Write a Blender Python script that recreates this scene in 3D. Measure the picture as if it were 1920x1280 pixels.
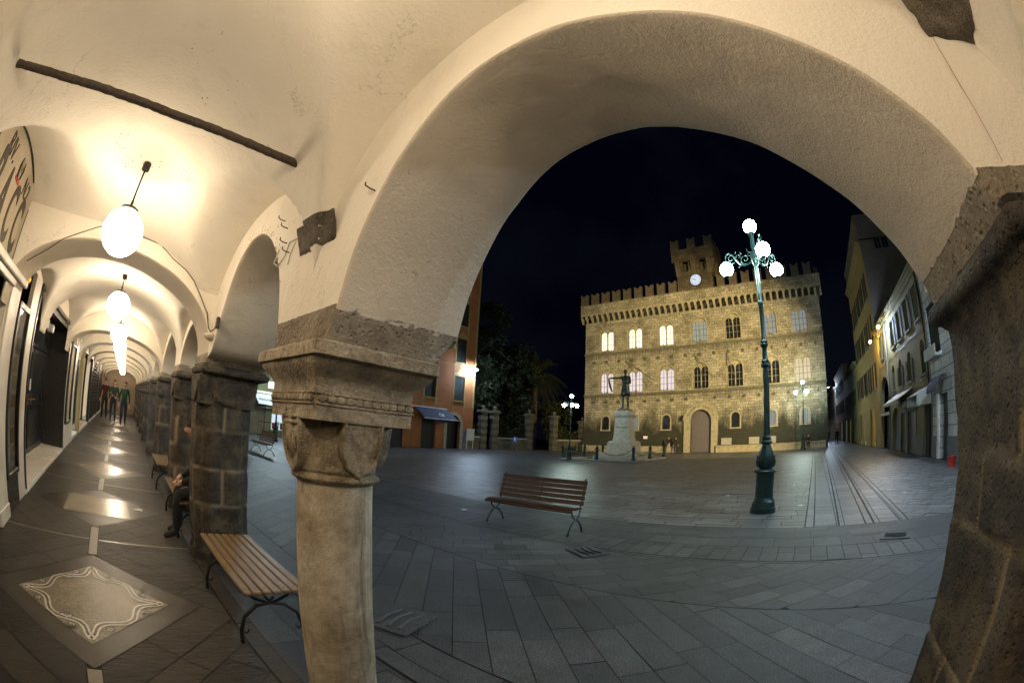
import bpy, math, random
from mathutils import Vector, Matrix, noise
R=math.radians; PI=math.pi
random.seed(7)
for o in list(bpy.data.objects): bpy.data.objects.remove(o)
SC=bpy.context.scene; COL=SC.collection
# ------------------------------------------------------------------ camera (15 mm diagonal fisheye)
cd=bpy.data.cameras.new('camera'); cam=bpy.data.objects.new('camera',cd); COL.objects.link(cam)
cd.type='PANO'
try: cd.panorama_type='FISHEYE_EQUISOLID'
except Exception: pass
try: cd.cycles.panorama_type='FISHEYE_EQUISOLID'
except Exception: pass
for holder in (cd,getattr(cd,'cycles',None)):
    for k,v in (('fisheye_lens',15.5625),('fisheye_fov',R(230))):
        try: setattr(holder,k,v)
        except Exception: pass
cd.sensor_fit='HORIZONTAL'; cd.sensor_width=36; cd.sensor_height=24
cd.clip_start=0.02; cd.clip_end=2000
right=Vector((0.61767298,-0.78500907,0.04733761)); up=Vector((-0.19487385,-0.0944627,0.97626891)); fwd=Vector((0.76190831,0.61223978,0.2113248))
m=Matrix((right,up,-fwd)).transposed().to_4x4(); m.translation=Vector((0,0,1.5)); cam.matrix_world=m
SC.camera=cam
SC.render.engine='CYCLES'
# ------------------------------------------------------------------ world, exposure
W=bpy.data.worlds.new('World'); SC.world=W; W.use_nodes=True
nt=W.node_tree; nt.nodes.clear()
wo=nt.nodes.new('ShaderNodeOutputWorld'); bg=nt.nodes.new('ShaderNodeBackground')
tc=nt.nodes.new('ShaderNodeTexCoord'); nz=nt.nodes.new('ShaderNodeTexNoise'); nz.inputs['Scale'].default_value=3.0; nz.inputs['Detail'].default_value=5
rp=nt.nodes.new('ShaderNodeValToRGB'); rp.color_ramp.elements[0].position=.4; rp.color_ramp.elements[1].position=.75
rp.color_ramp.elements[0].color=(.0005,.0008,.0030,1); rp.color_ramp.elements[1].color=(.0035,.0042,.0075,1)
nt.links.new(tc.outputs['Generated'],nz.inputs['Vector']); nt.links.new(nz.outputs[0],rp.inputs[0]); nt.links.new(rp.outputs[0],bg.inputs[0]); nt.links.new(bg.outputs[0],wo.inputs[0])
bg.inputs[1].default_value=1.0
SC.view_settings.view_transform='Standard'; SC.view_settings.look='None'; SC.view_settings.exposure=0; SC.view_settings.gamma=1
SC.cycles.max_bounces=6; SC.cycles.diffuse_bounces=4; SC.cycles.glossy_bounces=3; SC.cycles.use_light_tree=True
SC.cycles.sample_clamp_indirect=4
# light strengths
ARC=(1.0,.82,.60); ARC_S=36.0          # pendant globes in the arcade
LMP=(.78,1.0,.90); LMP_S=215.0          # square lamp globes
WLL=(.60,.78,1.0); WLL_S=5600.0        # wall lanterns, cold
FLOOD=(1.0,.74,.32); FLOOD_W=56000.0    # palace floodlights
# ------------------------------------------------------------------ helpers
def tag(o,label=None,cat=None,group=None,kind=None):
    if label: o['label']=label
    if cat: o['category']=cat
    if group: o['group']=group
    if kind: o['kind']=kind
    return o
def thing(name,label,cat,loc=(0,0,0),rz=0,group=None):
    o=bpy.data.objects.new(name,None); o.empty_display_size=.2; COL.objects.link(o); o.location=loc; o.rotation_euler=(0,0,rz)
    return tag(o,label,cat,group)
def copy_tree(o,parent=None):
    c=o.copy(); COL.objects.link(c)
    if parent: c.parent=parent
    for ch in KIDS.get(o.name,[]):
        k=copy_tree(ch,c); KIDS.setdefault(c.name,[]).append(k)
    return c
KIDS={}
class MB:
    def __init__(s): s.v=[];s.f=[];s.m=[];s.mi=0;s.col=[]
    def add(s,vs,fs):
        n=len(s.v); s.v+= [tuple(v) for v in vs]
        for f in fs: s.f.append(tuple(i+n for i in f)); s.m.append(s.mi)
    def box(s,x0,y0,z0,x1,y1,z1):
        x0,x1=sorted((x0,x1));y0,y1=sorted((y0,y1));z0,z1=sorted((z0,z1))
        s.add([(x0,y0,z0),(x1,y0,z0),(x1,y1,z0),(x0,y1,z0),(x0,y0,z1),(x1,y0,z1),(x1,y1,z1),(x0,y1,z1)],
              [(0,3,2,1),(4,5,6,7),(0,1,5,4),(1,2,6,5),(2,3,7,6),(3,0,4,7)]); return s
    def bbox(s,x0,y0,z0,x1,y1,z1,b=.01):   # box with chamfered vertical+top edges
        b=min(b,(x1-x0)/2.2,(y1-y0)/2.2,(z1-z0)/2.2)
        def ring(i,z): return [(x0+i,y0+b*0+i*0+ (0),z)]
        P=lambda o,z:[(x0+b,y0+o,z),(x1-b,y0+o,z),(x1-o,y0+b,z),(x1-o,y1-b,z),(x1-b,y1-o,z),(x0+b,y1-o,z),(x0+o,y1-b,z),(x0+o,y0+b,z)]
        Q=lambda z:[(x0+b,y0+b,z),(x1-b,y0+b,z),(x1-b,y0+b,z),(x1-b,y1-b,z),(x1-b,y1-b,z),(x0+b,y1-b,z),(x0+b,y1-b,z),(x0+b,y0+b,z)]
        rings=[P(b*.9,z0),P(0,z0+b),P(0,z1-b),P(b*.9,z1)]
        s.loft(rings,cap=True); return s
    def loft(s,rings,cap=False,closed=True):
        n=len(rings[0]); base=len(s.v); vs=[p for r in rings for p in r]; fs=[]
        for i in range(len(rings)-1):
            for j in range(n if closed else n-1):
                k=(j+1)%n; fs.append((i*n+j,i*n+k,(i+1)*n+k,(i+1)*n+j))
        if cap: fs.append(tuple(range(n-1,-1,-1))); fs.append(tuple((len(rings)-1)*n+j for j in range(n)))
        s.add(vs,fs); return s
    def lathe(s,prof,c=(0,0),seg=24,cap=True):   # prof [(r,z)]
        s.loft([[(c[0]+r*math.cos(2*PI*j/seg),c[1]+r*math.sin(2*PI*j/seg),z) for j in range(seg)] for r,z in prof],cap=cap); return s
    def sphere(s,c,r,seg=20,rings=12,sz=1.0):
        pr=[(max(1e-4,r*math.sin(PI*i/rings)),c[2]-r*sz*math.cos(PI*i/rings)) for i in range(rings+1)]
        s.lathe(pr,(c[0],c[1]),seg); return s
    def tube(s,pts,r,seg=8,cap=True):
        pts=[Vector(p) for p in pts]; rr=r if isinstance(r,(list,tuple)) else [r]*len(pts); rings=[]
        prev=None
        for i,p in enumerate(pts):
            t=(pts[min(i+1,len(pts)-1)]-pts[max(i-1,0)]); t=t.normalized() if t.length>1e-9 else Vector((0,0,1))
            if prev is None:
                a=Vector((0,0,1)) if abs(t.z)<.9 else Vector((1,0,0)); n=t.cross(a).normalized()
            else: n=(prev-t*prev.dot(t)).normalized()
            prev=n; b=t.cross(n)
            rings.append([tuple(p+(n*math.cos(2*PI*j/seg)+b*math.sin(2*PI*j/seg))*rr[i]) for j in range(seg)])
        s.loft(rings,cap=cap); return s
    def prism(s,poly,fn,d0,d1):   # poly 2D, fn(a,b,d)->xyz
        n=len(poly); vs=[fn(a,b,d0) for a,b in poly]+[fn(a,b,d1) for a,b in poly]
        s.add(vs,[tuple(range(n)),tuple(range(2*n-1,n-1,-1))]+[(i,i+n,(i+1)%n+n,(i+1)%n) for i in range(n)]); return s
    def ribbon(s,pts,w,z):
        pts=[Vector((p[0],p[1],0)) for p in pts]; L=[];Rr=[]
        for i,p in enumerate(pts):
            t=(pts[min(i+1,len(pts)-1)]-pts[max(i-1,0)]).normalized(); n=Vector((-t.y,t.x,0))*w/2
            L.append((p.x+n.x,p.y+n.y,z)); Rr.append((p.x-n.x,p.y-n.y,z))
        k=len(pts); s.add(L+Rr,[(i,i+k,i+k+1,i+1) for i in range(k-1)]); return s
    def poly(s,pts): s.add(pts,[tuple(range(len(pts)))]); return s
    def build(s,name,mats,parent=None,smooth=False,angle=None):
        me=bpy.data.meshes.new(name); me.from_pydata(s.v,[],s.f)
        if not isinstance(mats,(list,tuple)): mats=[mats]
        for m_ in mats: me.materials.append(m_)
        if len(mats)>1: me.polygons.foreach_set('material_index',s.m)
        me.validate(); 
        if s.col and len(s.col)==len(me.vertices):
            at=me.attributes.new('wear','FLOAT','POINT'); at.data.foreach_set('value',s.col)
        import bmesh
        bm=bmesh.new(); bm.from_mesh(me); bmesh.ops.recalc_face_normals(bm,faces=bm.faces) if s.recalc else None; bm.to_mesh(me); bm.free()
        if smooth: me.polygons.foreach_set('use_smooth',[True]*len(me.polygons))
        if angle: 
            try: me.set_sharp_from_angle(angle=R(angle))
            except Exception: pass
        o=bpy.data.objects.new(name,me); COL.objects.link(o)
        if parent is not None: o.parent=parent; KIDS.setdefault(parent.name,[]).append(o)
        return o
    recalc=True
def nz3(x,y,z,f,seed=0): return noise.noise(Vector((x*f+seed,y*f-seed,z*f+.37*seed)))
def fbm(x,y,z,f,seed=0): return nz3(x,y,z,f,seed)+.5*nz3(x,y,z,f*2.1,seed+3)+.25*nz3(x,y,z,f*4.3,seed+7)
# ------------------------------------------------------------------ node materials
class NT:
    def __init__(s,name):
        s.mat=bpy.data.materials.new(name); s.mat.use_nodes=True; s.t=s.mat.node_tree; s.t.nodes.clear()
        s.out=s.n('OutputMaterial'); s.b=s.n('BsdfPrincipled'); s.l(s.b,0,s.out,0)
    def n(s,k,**kw):
        nd=s.t.nodes.new('ShaderNode'+k)
        for a,b in kw.items():
            if hasattr(nd,a): setattr(nd,a,b)
        return nd
    def l(s,a,i,b,j): s.t.links.new(a.outputs[i] if not hasattr(a,'is_output') else a,b.inputs[j])
    def tex(s,k='Object'): 
        t=s.n('TexCoord'); return t.outputs[k]
    def mapn(s,src,scale=(1,1,1),rot=(0,0,0)):
        mp=s.n('Mapping'); mp.inputs['Scale'].default_value=scale; mp.inputs['Rotation'].default_value=rot; s.t.links.new(src,mp.inputs[0]); return mp.outputs[0]
    def noise(s,src,scale,detail=4,rough=.6,dist=0):
        q=s.n('TexNoise'); q.inputs['Scale'].default_value=scale; q.inputs['Detail'].default_value=detail; q.inputs['Roughness'].default_value=rough; q.inputs['Distortion'].default_value=dist
        s.t.links.new(src,q.inputs['Vector']); return q.outputs[0]
    def ramp(s,src,*st):
        r=s.n('ValToRGB'); e=r.color_ramp.elements
        while len(e)<len(st): e.new(.5)
        for el,(p,c) in zip(e,st):
            el.position=p; el.color=(*(c if isinstance(c,(tuple,list)) else (c,c,c)),1)
        s.t.links.new(src,r.inputs[0]); return r.outputs[0]
    def mix(s,f,a,b,mode='MIX'):
        q=s.n('MixRGB',blend_type=mode)
        for i,x in enumerate((f,a,b)):
            if isinstance(x,(int,float)): q.inputs[i].default_value=x if i==0 else (x,x,x,1)
            elif isinstance(x,tuple): q.inputs[i].default_value=(*x,1)
            else: s.t.links.new(x,q.inputs[i])
        return q.outputs[0]
    def math(s,op,a,b=0.,clamp=False):
        q=s.n('Math',operation=op); q.use_clamp=clamp
        for i,x in enumerate((a,b)):
            if isinstance(x,(int,float)): q.inputs[i].default_value=x
            else: s.t.links.new(x,q.inputs[i])
        return q.outputs[0]
    def sep(s,src):
        q=s.n('SeparateXYZ'); s.t.links.new(src,q.inputs[0]); return q.outputs
    def comb(s,x,y,z):
        q=s.n('CombineXYZ')
        for i,a in enumerate((x,y,z)):
            if isinstance(a,(int,float)): q.inputs[i].default_value=a
            else: s.t.links.new(a,q.inputs[i])
        return q.outputs[0]
    def bump(s,h,dist,strength=1.,nrm=None):
        q=s.n('Bump'); q.inputs['Distance'].default_value=dist; q.inputs['Strength'].default_value=strength
        s.t.links.new(h,q.inputs['Height'])
        if nrm is not None: s.t.links.new(nrm,q.inputs['Normal'])
        return q.outputs[0]
    def fin(s,col,rough=.8,nrm=None,metal=0,spec=None):
        for k,x in (('Base Color',col),('Roughness',rough),('Metallic',metal)):
            if isinstance(x,(int,float)): s.b.inputs[k].default_value=x
            elif isinstance(x,tuple): s.b.inputs[k].default_value=(*x,1)
            else: s.t.links.new(x,s.b.inputs[k])
        if nrm is not None: s.t.links.new(nrm,s.b.inputs['Normal'])
        if spec is not None: s.b.inputs['Specular IOR Level'].default_value=spec
        return s.mat
def simple(name,c1,c2=None,scale=8,rough=.7,bump=0.,bscale=40,metal=0,spec=None,stretch=(1,1,1)):
    t=NT(name); co=t.mapn(t.tex(),stretch)
    c2=c2 or tuple(x*.7 for x in c1)
    n1=t.noise(co,scale,5); col=t.ramp(n1,(.32,c2),(.68,c1))
    n2=t.noise(co,bscale,4)
    rg=t.ramp(t.noise(co,scale*2.3,3),(.3,max(0,rough-.1)),(.7,min(1,rough+.1)))
    return t.fin(col,rg,t.bump(n2,bump) if bump else None,metal,spec)
def emis(name,c,st,base=(.05,.05,.05)):
    t=NT(name); t.b.inputs['Base Color'].default_value=(*base,1); t.b.inputs['Emission Color'].default_value=(*c,1); t.b.inputs['Emission Strength'].default_value=st
    return t.mat
def plaster(name,c1,c2,bump=.004,stains=.5,dirt=(.3,.25,.18)):
    t=NT(name); co=t.tex()
    big=t.noise(co,.9,4); col=t.ramp(big,(.3,c2),(.7,c1))
    st=t.noise(t.mapn(co,(1,1,.5)),2.3,7,.7); col=t.mix(t.ramp(st,(.56,0.),(.72,stains)),col,tuple(x*.82 for x in c2))
    sp=t.noise(co,26,6,.72); msk=t.noise(co,1.9,2)
    f=t.math('MULTIPLY',t.ramp(sp,(.64,0.),(.67,1.)),t.ramp(msk,(.56,0.),(.64,.85)))
    col=t.mix(f,col,dirt)
    cr=t.n('TexVoronoi',feature='DISTANCE_TO_EDGE'); cr.inputs['Scale'].default_value=1.15; wv=t.n('VectorMath',operation='ADD'); t.t.links.new(co,wv.inputs[0]); t.t.links.new(t.comb(t.math('MULTIPLY',t.noise(co,4,6,.7),.5),t.math('MULTIPLY',t.noise(co,3.1,6,.7),.5),0.),wv.inputs[1]); t.t.links.new(wv.outputs[0],cr.inputs['Vector'])
    ck=t.math('MULTIPLY',t.ramp(cr.outputs[0],(.0,1.),(.0035,0.)),t.ramp(t.noise(co,1.3,3),(.52,0.),(.6,.55)))
    col=t.mix(ck,col,tuple(x*.35 for x in c2))
    h=t.math('ADD',t.math('MULTIPLY',t.noise(co,4,4,.5),1.1),t.math('MULTIPLY',t.noise(co,55,6,.75),.42))
    h2=t.math('ADD',h,t.math('MULTIPLY',t.noise(t.mapn(co,(1,1.6,1)),15,5,.65,1.),.30))
    return t.fin(col,.85,t.bump(h2,bump*3.4),0,.25)
def stoneM(name,cols,bump=.008,sc=3.0,moss=None,wear=None,rough=.85,pit=1.0,streak=None,fine=60):
    t=NT(name); co=t.tex()
    n1=t.noise(co,sc,7,.68); n=len(cols)
    col=t.ramp(n1,*[(.3+.4*i/(n-1),c) for i,c in enumerate(cols)])
    n2=t.noise(co,sc*9,6,.75); col=t.mix(.55,col,t.ramp(n2,(.3,.25),(.7,1.)),'MULTIPLY')
    if streak:
        s1=t.noise(t.mapn(co,(1,1,.16)),6,7,.74,.8); col=t.mix(t.ramp(s1,(.52,0.),(.66,.75)),col,streak)
    if moss: col=t.mix(t.ramp(t.noise(co,sc*1.4,5,.7),(.5,0.),(.62,.7)),col,moss)
    if wear:
        a=t.n('Attribute'); a.attribute_name='wear'; col=t.mix(a.outputs['Fac'],col,wear)
    h=t.math('ADD',t.math('MULTIPLY',n2,1.),t.math('MULTIPLY',t.noise(co,fine,5,.7),.5))
    vor=t.n('TexVoronoi'); vor.inputs['Scale'].default_value=fine*1.1; t.t.links.new(co,vor.inputs['Vector'])
    h=t.math('ADD',h,t.math('MULTIPLY',t.math('MINIMUM',vor.outputs['Distance'],.35),pit))
    return t.fin(col,rough,t.bump(h,bump),0,.3)
def blockM(name,c1,c2,mortar,bw=.6,bh=.3,ms=.012,bump=.02,dirt=None,zdirt=None,axis='u',rough=.85,streaks=None,var=.6,offs=.5):
    t=NT(name); co=t.tex(); x,y,z=t.sep(co)[:3]
    v=t.comb(t.math('ADD',x,y),z,0.)
    wob=t.noise(co,3.,3); v2=t.n('VectorMath',operation='ADD'); t.t.links.new(v,v2.inputs[0]); t.t.links.new(t.comb(t.math('MULTIPLY',wob,.05),t.math('MULTIPLY',wob,.03),0.),v2.inputs[1])
    b=t.n('TexBrick'); b.inputs['Scale'].default_value=1; b.inputs['Brick Width'].default_value=bw; b.inputs['Row Height'].default_value=bh; b.inputs['Mortar Size'].default_value=ms; b.inputs['Mortar Smooth'].default_value=.3
    b.inputs['Color1'].default_value=(*c1,1); b.inputs['Color2'].default_value=(*c2,1); b.inputs['Mortar'].default_value=(*mortar,1); b.offset=offs; b.inputs['Bias'].default_value=0
    t.t.links.new(v2.outputs[0],b.inputs['Vector'])
    n=t.noise(co,9,6,.7); col=t.mix(var,b.outputs['Color'],t.ramp(n,(.34,.22),(.66,1.1)),'MULTIPLY')
    n3=t.noise(co,.6,6,.68); col=t.mix(.75,col,t.ramp(n3,(.36,.38),(.62,1.1)),'MULTIPLY')
    if dirt:
        d=t.math('ADD',z,t.math('MULTIPLY',t.noise(t.mapn(co,(1,1,.35)),.8,5,.65),-zdirt[1]))
        col=t.mix(t.ramp(t.math('MULTIPLY',d,1/zdirt[0]),(.0,.95),(.38,.0)),col,dirt)
    if streaks:
        for zz in streaks:
            dz=t.math('SUBTRACT',zz,z); up_=t.math('GREATER_THAN',dz,0.)
            s1=t.noise(t.mapn(co,(3.,3.,.12)),1.6,5,.7); ff=t.math('MULTIPLY',t.math('SUBTRACT',t.math('MULTIPLY',s1,2.6),t.math('ADD',.55,dz),True),up_)
            col=t.mix(t.math('MULTIPLY',ff,.8,True),col,(.07,.065,.05))
    h=t.math('ADD',t.math('MULTIPLY',b.outputs['Fac'],-1.),t.math('MULTIPLY',n,.5))
    return t.fin(col,rough,t.bump(h,bump),0,.25)
def islandM(name,stops,scale=5,bump=.004,rough=(.35,.6),streak=True,fine=70,grain=.5,spec=.5):
    t=NT(name); co=t.tex(); g=t.n('NewGeometry'); rnd=g.outputs['Random Per Island']
    n=len(stops); base=t.ramp(rnd,*[(i/(n-1),c) for i,c in enumerate(stops)])
    mp=t.n('Mapping'); t.t.links.new(co,mp.inputs[0]); t.t.links.new(t.comb(0.,0.,t.math('MULTIPLY',rnd,40.)),mp.inputs['Rotation']); t.t.links.new(t.comb(t.math('MULTIPLY',rnd,91.),0.,0.),mp.inputs['Location'])
    if streak: mp.inputs['Scale'].default_value=(1.,4.5,1.)
    n1=t.noise(mp.outputs[0],scale,7,.7,1.2 if streak else .2); n2=t.noise(co,fine,4,.7); n3=t.noise(co,.55,5,.6)
    col=t.mix(grain,base,t.ramp(n1,(.3,.45),(.7,1.25)),'MULTIPLY'); col=t.mix(.5,col,t.ramp(n2,(.3,.4),(.7,1.3)),'MULTIPLY'); col=t.mix(.45,col,t.ramp(n3,(.35,.5),(.65,1.2)),'MULTIPLY')
    rg=t.math('ADD',rough[0],t.math('MULTIPLY',t.math('ADD',t.math('MULTIPLY',n1,.6),t.math('MULTIPLY',n3,.4)),rough[1]-rough[0]))
    h=t.math('ADD',n1,t.math('MULTIPLY',n2,.35))
    return t.fin(col,rg,t.bump(h,bump),0,spec)
M={}
M['vault']=plaster('vault_plaster',(.80,.74,.63),(.72,.65,.53),.0030)
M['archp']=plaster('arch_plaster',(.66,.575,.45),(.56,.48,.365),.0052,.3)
M['roughcast']=stoneM('roughcast_render',[(.26,.21,.15),(.46,.385,.28),(.60,.51,.38)],.05,4,fine=34,pit=2.2)
M['colcap']=stoneM('carved_capital_stone',[(.18,.14,.09),(.46,.375,.255),(.68,.585,.43)],.014,5,moss=(.13,.10,.06),fine=60,pit=1.5)
M['shaft']=stoneM('marble_column_shaft',[(.24,.185,.115),(.54,.46,.33),(.78,.72,.60)],.007,2.6,streak=(.10,.075,.05),fine=90,pit=.7,rough=.6)
M['darkstone']=stoneM('dark_sandstone',[(.026,.021,.017),(.080,.066,.052),(.19,.16,.125)],.034,3.6,moss=(.16,.125,.07),wear=(.42,.34,.22),fine=46,pit=2.2)
M['greystone']=stoneM('grey_pillar_stone',[(.038,.034,.032),(.075,.067,.063),(.12,.11,.10)],.018,4,moss=(.14,.12,.085),wear=(.30,.26,.20),fine=48,pit=1.4)
M['base']=simple('joint_dirt',(.030,.030,.032),(.018,.018,.019),6,.9)
M['slate']=islandM('arcade_slate',[(.027,.021,.015),(.044,.035,.024),(.034,.028,.021),(.019,.016,.013)],2.6,.016,(.30,.62),True,60,.95,spec=.22)
M['border']=islandM('smooth_grey_slab',[(.034,.028,.020),(.045,.037,.027)],5,.004,(.3,.5),False,60,.5,spec=.3)
M['strip']=islandM('pale_strip_stone',[(.11,.09,.065),(.15,.125,.09)],8,.0012,(.25,.45),False,60,.4)
M['marble']=islandM('floor_marble',[(.30,.26,.20),(.22,.19,.145)],2.5,.0008,(.16,.34),True,40,.25)
def pavM(name,stops,fine,bump,rough):
    t=NT(name); co=t.tex(); g=t.n('NewGeometry'); rnd=g.outputs['Random Per Island']; n=len(stops)
    base=t.ramp(rnd,*[(i/(n-1),c) for i,c in enumerate(stops)])
    mp=t.n('Mapping'); t.t.links.new(co,mp.inputs[0]); t.t.links.new(t.comb(0.,0.,t.math('MULTIPLY',rnd,50.)),mp.inputs['Rotation']); mp.inputs['Scale'].default_value=(1.,5.,1.)
    gr=t.noise(co,fine,5,.8); st=t.noise(mp.outputs[0],fine*.45,3,.6); mid=t.noise(co,6.5,6,.75); big=t.noise(co,.5,6,.65)
    col=t.mix(.85,base,t.ramp(gr,(.36,.28),(.5,.85),(.64,1.9)),'MULTIPLY'); col=t.mix(.5,col,t.ramp(st,(.35,.5),(.65,1.3)),'MULTIPLY'); col=t.mix(.7,col,t.ramp(mid,(.32,.45),(.68,1.35)),'MULTIPLY'); col=t.mix(.75,col,t.ramp(big,(.38,.5),(.62,1.3)),'MULTIPLY')
    v=t.n('TexVoronoi'); v.inputs['Scale'].default_value=1.7; t.t.links.new(co,v.inputs['Vector']); spot=t.math('MULTIPLY',t.ramp(v.outputs['Distance'],(.018,1.),(.03,0.)),t.math('GREATER_THAN',t.sep(v.outputs['Color'])[0],.45))
    col=t.mix(t.math('MULTIPLY',spot,.6),col,(.22,.22,.21))
    rg=t.math('ADD',rough[0],t.math('MULTIPLY',t.math('ADD',t.math('MULTIPLY',mid,.5),t.math('MULTIPLY',big,.5)),rough[1]-rough[0]))
    h=t.math('ADD',t.math('ADD',t.math('MULTIPLY',gr,.8),t.math('MULTIPLY',st,.5)),t.math('MULTIPLY',mid,.6))
    return t.fin(col,rg,t.bump(h,bump),0,.4)
def mosaicM(name,a,b):
    t=NT(name); co=t.tex(); v=t.n('TexVoronoi'); v.inputs['Scale'].default_value=95; t.t.links.new(co,v.inputs['Vector'])
    e=t.n('TexVoronoi',feature='DISTANCE_TO_EDGE'); e.inputs['Scale'].default_value=95; t.t.links.new(co,e.inputs['Vector'])
    x=t.sep(v.outputs['Color'])[0]
    col=t.mix(t.ramp(e.outputs[0],(.03,1.),(.09,0.)),t.ramp(x,(.1,a),(.9,b)),tuple(q*.3 for q in a))
    col=t.mix(.5,col,t.ramp(t.noise(co,5,4),(.35,.55),(.65,1.15)),'MULTIPLY')
    return t.fin(col,.33,t.bump(e.outputs[0],.002),0,.5)
M['sq']=pavM('darkened_square_paving',[(.036,.036,.041),(.064,.065,.070),(.048,.049,.054),(.085,.083,.085),(.043,.044,.050)],70,.010,(.36,.66)); M['sqfar']=pavM('brightened_worn_paving',[(.085,.087,.094),(.145,.147,.155),(.11,.11,.118),(.20,.197,.20)],42,.008,(.25,.55))  # near stone darkened, far stone lightened in colour to imitate the lamplight
M['mosaic']=mosaicM('mosaic_field',(.11,.085,.05),(.27,.215,.13)); M['mosw']=mosaicM('mosaic_white',(.55,.50,.40),(.75,.7,.6)); M['mosd']=mosaicM('mosaic_dark',(.03,.025,.02),(.06,.05,.04))
M['whitem']=simple('white_marble',(.70,.66,.58),(.55,.50,.42),3,.4,.001,20)
M['iron']=simple('black_iron',(.018,.018,.018),(.035,.03,.028),20,.45,.001,60,.6)
M['rust']=simple('rusty_tie_iron',(.075,.052,.035),(.035,.026,.02),30,.85,.006,70)
M['green']=simple('green_cast_iron',(.018,.055,.050),(.008,.022,.022),30,.35,.003,60,.4)
M['greenb']=simple('bench_green_iron',(.02,.07,.065),(.01,.035,.035),30,.45,.001,60,.3)
def woodM(name,c1,c2,ax=(12,1.2,12),rough=.45):
    t=NT(name); g=t.n('NewGeometry'); co=t.mapn(t.tex(),ax); n1=t.noise(co,4,6,.7,1.)
    col=t.ramp(n1,(.3,c2),(.7,c1)); col=t.mix(.6,col,t.ramp(g.outputs['Random Per Island'],(0,.6),(1,1.15)),'MULTIPLY')
    return t.fin(col,rough,t.bump(n1,.0012),0,.4)
M['slat']=woodM('bench_wood_pale',(.25,.155,.07),(.09,.055,.026)); M['slatd']=woodM('bench_wood_brown',(.095,.042,.024),(.04,.02,.013))
M['palace']=blockM('palace_stone',(.62,.57,.43),(.40,.365,.265),(.15,.125,.085),.62,.30,.014,.03,(.022,.025,.018),(6.2,5.0),streaks=(11.3,6.4),var=1.)
M['palacetrim']=simple('palace_trim_stone',(.38,.34,.235),(.22,.195,.13),3,.85,.01,18)
M['merl']=simple('shaded_merlon_brick',(.13,.105,.072),(.07,.056,.04),3,.9,.01,14)  # merlon colour darkened to imitate the weaker light at roof level
M['redw']=plaster('red_ochre_wall',(.36,.135,.05),(.26,.095,.036),.002,.4); M['ochre']=simple('painted_yellow_trim',(.36,.27,.09),(.22,.16,.06),5,.8)
M['yelw']=plaster('yellow_wall',(.20,.165,.075),(.145,.12,.058),.003,.6); M['greyw']=plaster('grey_brown_wall',(.17,.14,.115),(.13,.11,.09),.003,.5)
M['yel2']=plaster('deep_yellow_wall',(.30,.22,.085),(.22,.165,.065),.003,.4); M['olive']=plaster('olive_wall',(.24,.23,.12),(.17,.165,.09),.003,.5); M['ochw']=plaster('brownish_wall',(.26,.20,.14),(.19,.15,.11),.003,.5)
M['rustic']=blockM('white_rusticated_wall',(.58,.57,.55),(.50,.49,.47),(.16,.155,.15),1.15,.42,.018,.03,var=.25)
M['plinth']=simple('grey_plinth_stone',(.15,.155,.165),(.10,.10,.11),4,.8,.003,20)
M['dark']=simple('dark_opening',(.012,.012,.014),(.006,.006,.008),3,.5); M['door']=simple('grey_wood_door',(.12,.105,.115),(.085,.075,.08),3,.6,.002,30,stretch=(6,6,.6))
M['shutter']=blockM('roller_shutter',(.10,.10,.105),(.09,.09,.095),(.03,.03,.03),50,.09,.012,.02,var=.2)
M['louvre']=blockM('window_shutter',(.035,.045,.04),(.03,.038,.034),(.01,.012,.01),50,.06,.012,.015,var=.2)
M['glass']=simple('dark_glass',(.02,.024,.03),(.012,.014,.018),2,.08,spec=.6)
M['foliage']=None
M['blackp']=simple('black_paint',(.014,.013,.012),(.022,.02,.018),6,.35,.0005,40); M['brass']=simple('brass',(.6,.42,.14),(.4,.28,.1),6,.3,metal=1)
M['navy']=simple('navy_canvas',(.018,.026,.075),(.012,.018,.05),4,.8,.001,60); M['canvas']=simple('pale_canvas',(.5,.5,.47),(.38,.38,.36),4,.85,.001,60)
M['white']=simple('white_paint',(.72,.72,.70),(.6,.6,.58),5,.6); M['cream']=simple('painted_sign_ground',(.42,.36,.26),(.30,.25,.175),2.2,.7,.001,30)
M['letter']=simple('sign_lettering',(.03,.022,.018),(.05,.04,.03),20,.6); M['bronze']=simple('statue_bronze',(.035,.045,.045),(.02,.028,.03),8,.4,.004,40,.7)
M['statst']=simple('pedestal_stone',(.33,.32,.295),(.22,.21,.195),4,.75,.004,25); M['redp']=simple('red_plastic',(.45,.03,.02),(.35,.02,.02),5,.4)
M['bluep']=simple('blue_sign',(.02,.06,.35),(.015,.05,.3),5,.4); M['paper']=simple('paper_notices',(.55,.55,.50),(.42,.44,.40),9,.8)
def leafM(name,a,b):
    t=NT(name); g=t.n('NewGeometry'); col=t.ramp(g.outputs['Random Per Island'],(0,a),(1,b)); t.b.inputs['Subsurface Weight'].default_value=0
    return t.fin(col,.6,None,0,.3)
M['leaf']=leafM('evergreen_leaves',(.009,.014,.005),(.026,.034,.012)); M['palm']=leafM('palm_fronds',(.014,.020,.008),(.035,.042,.017)); M['bark']=simple('bark',(.09,.06,.04),(.05,.035,.025),8,.9,.02,12)
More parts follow.
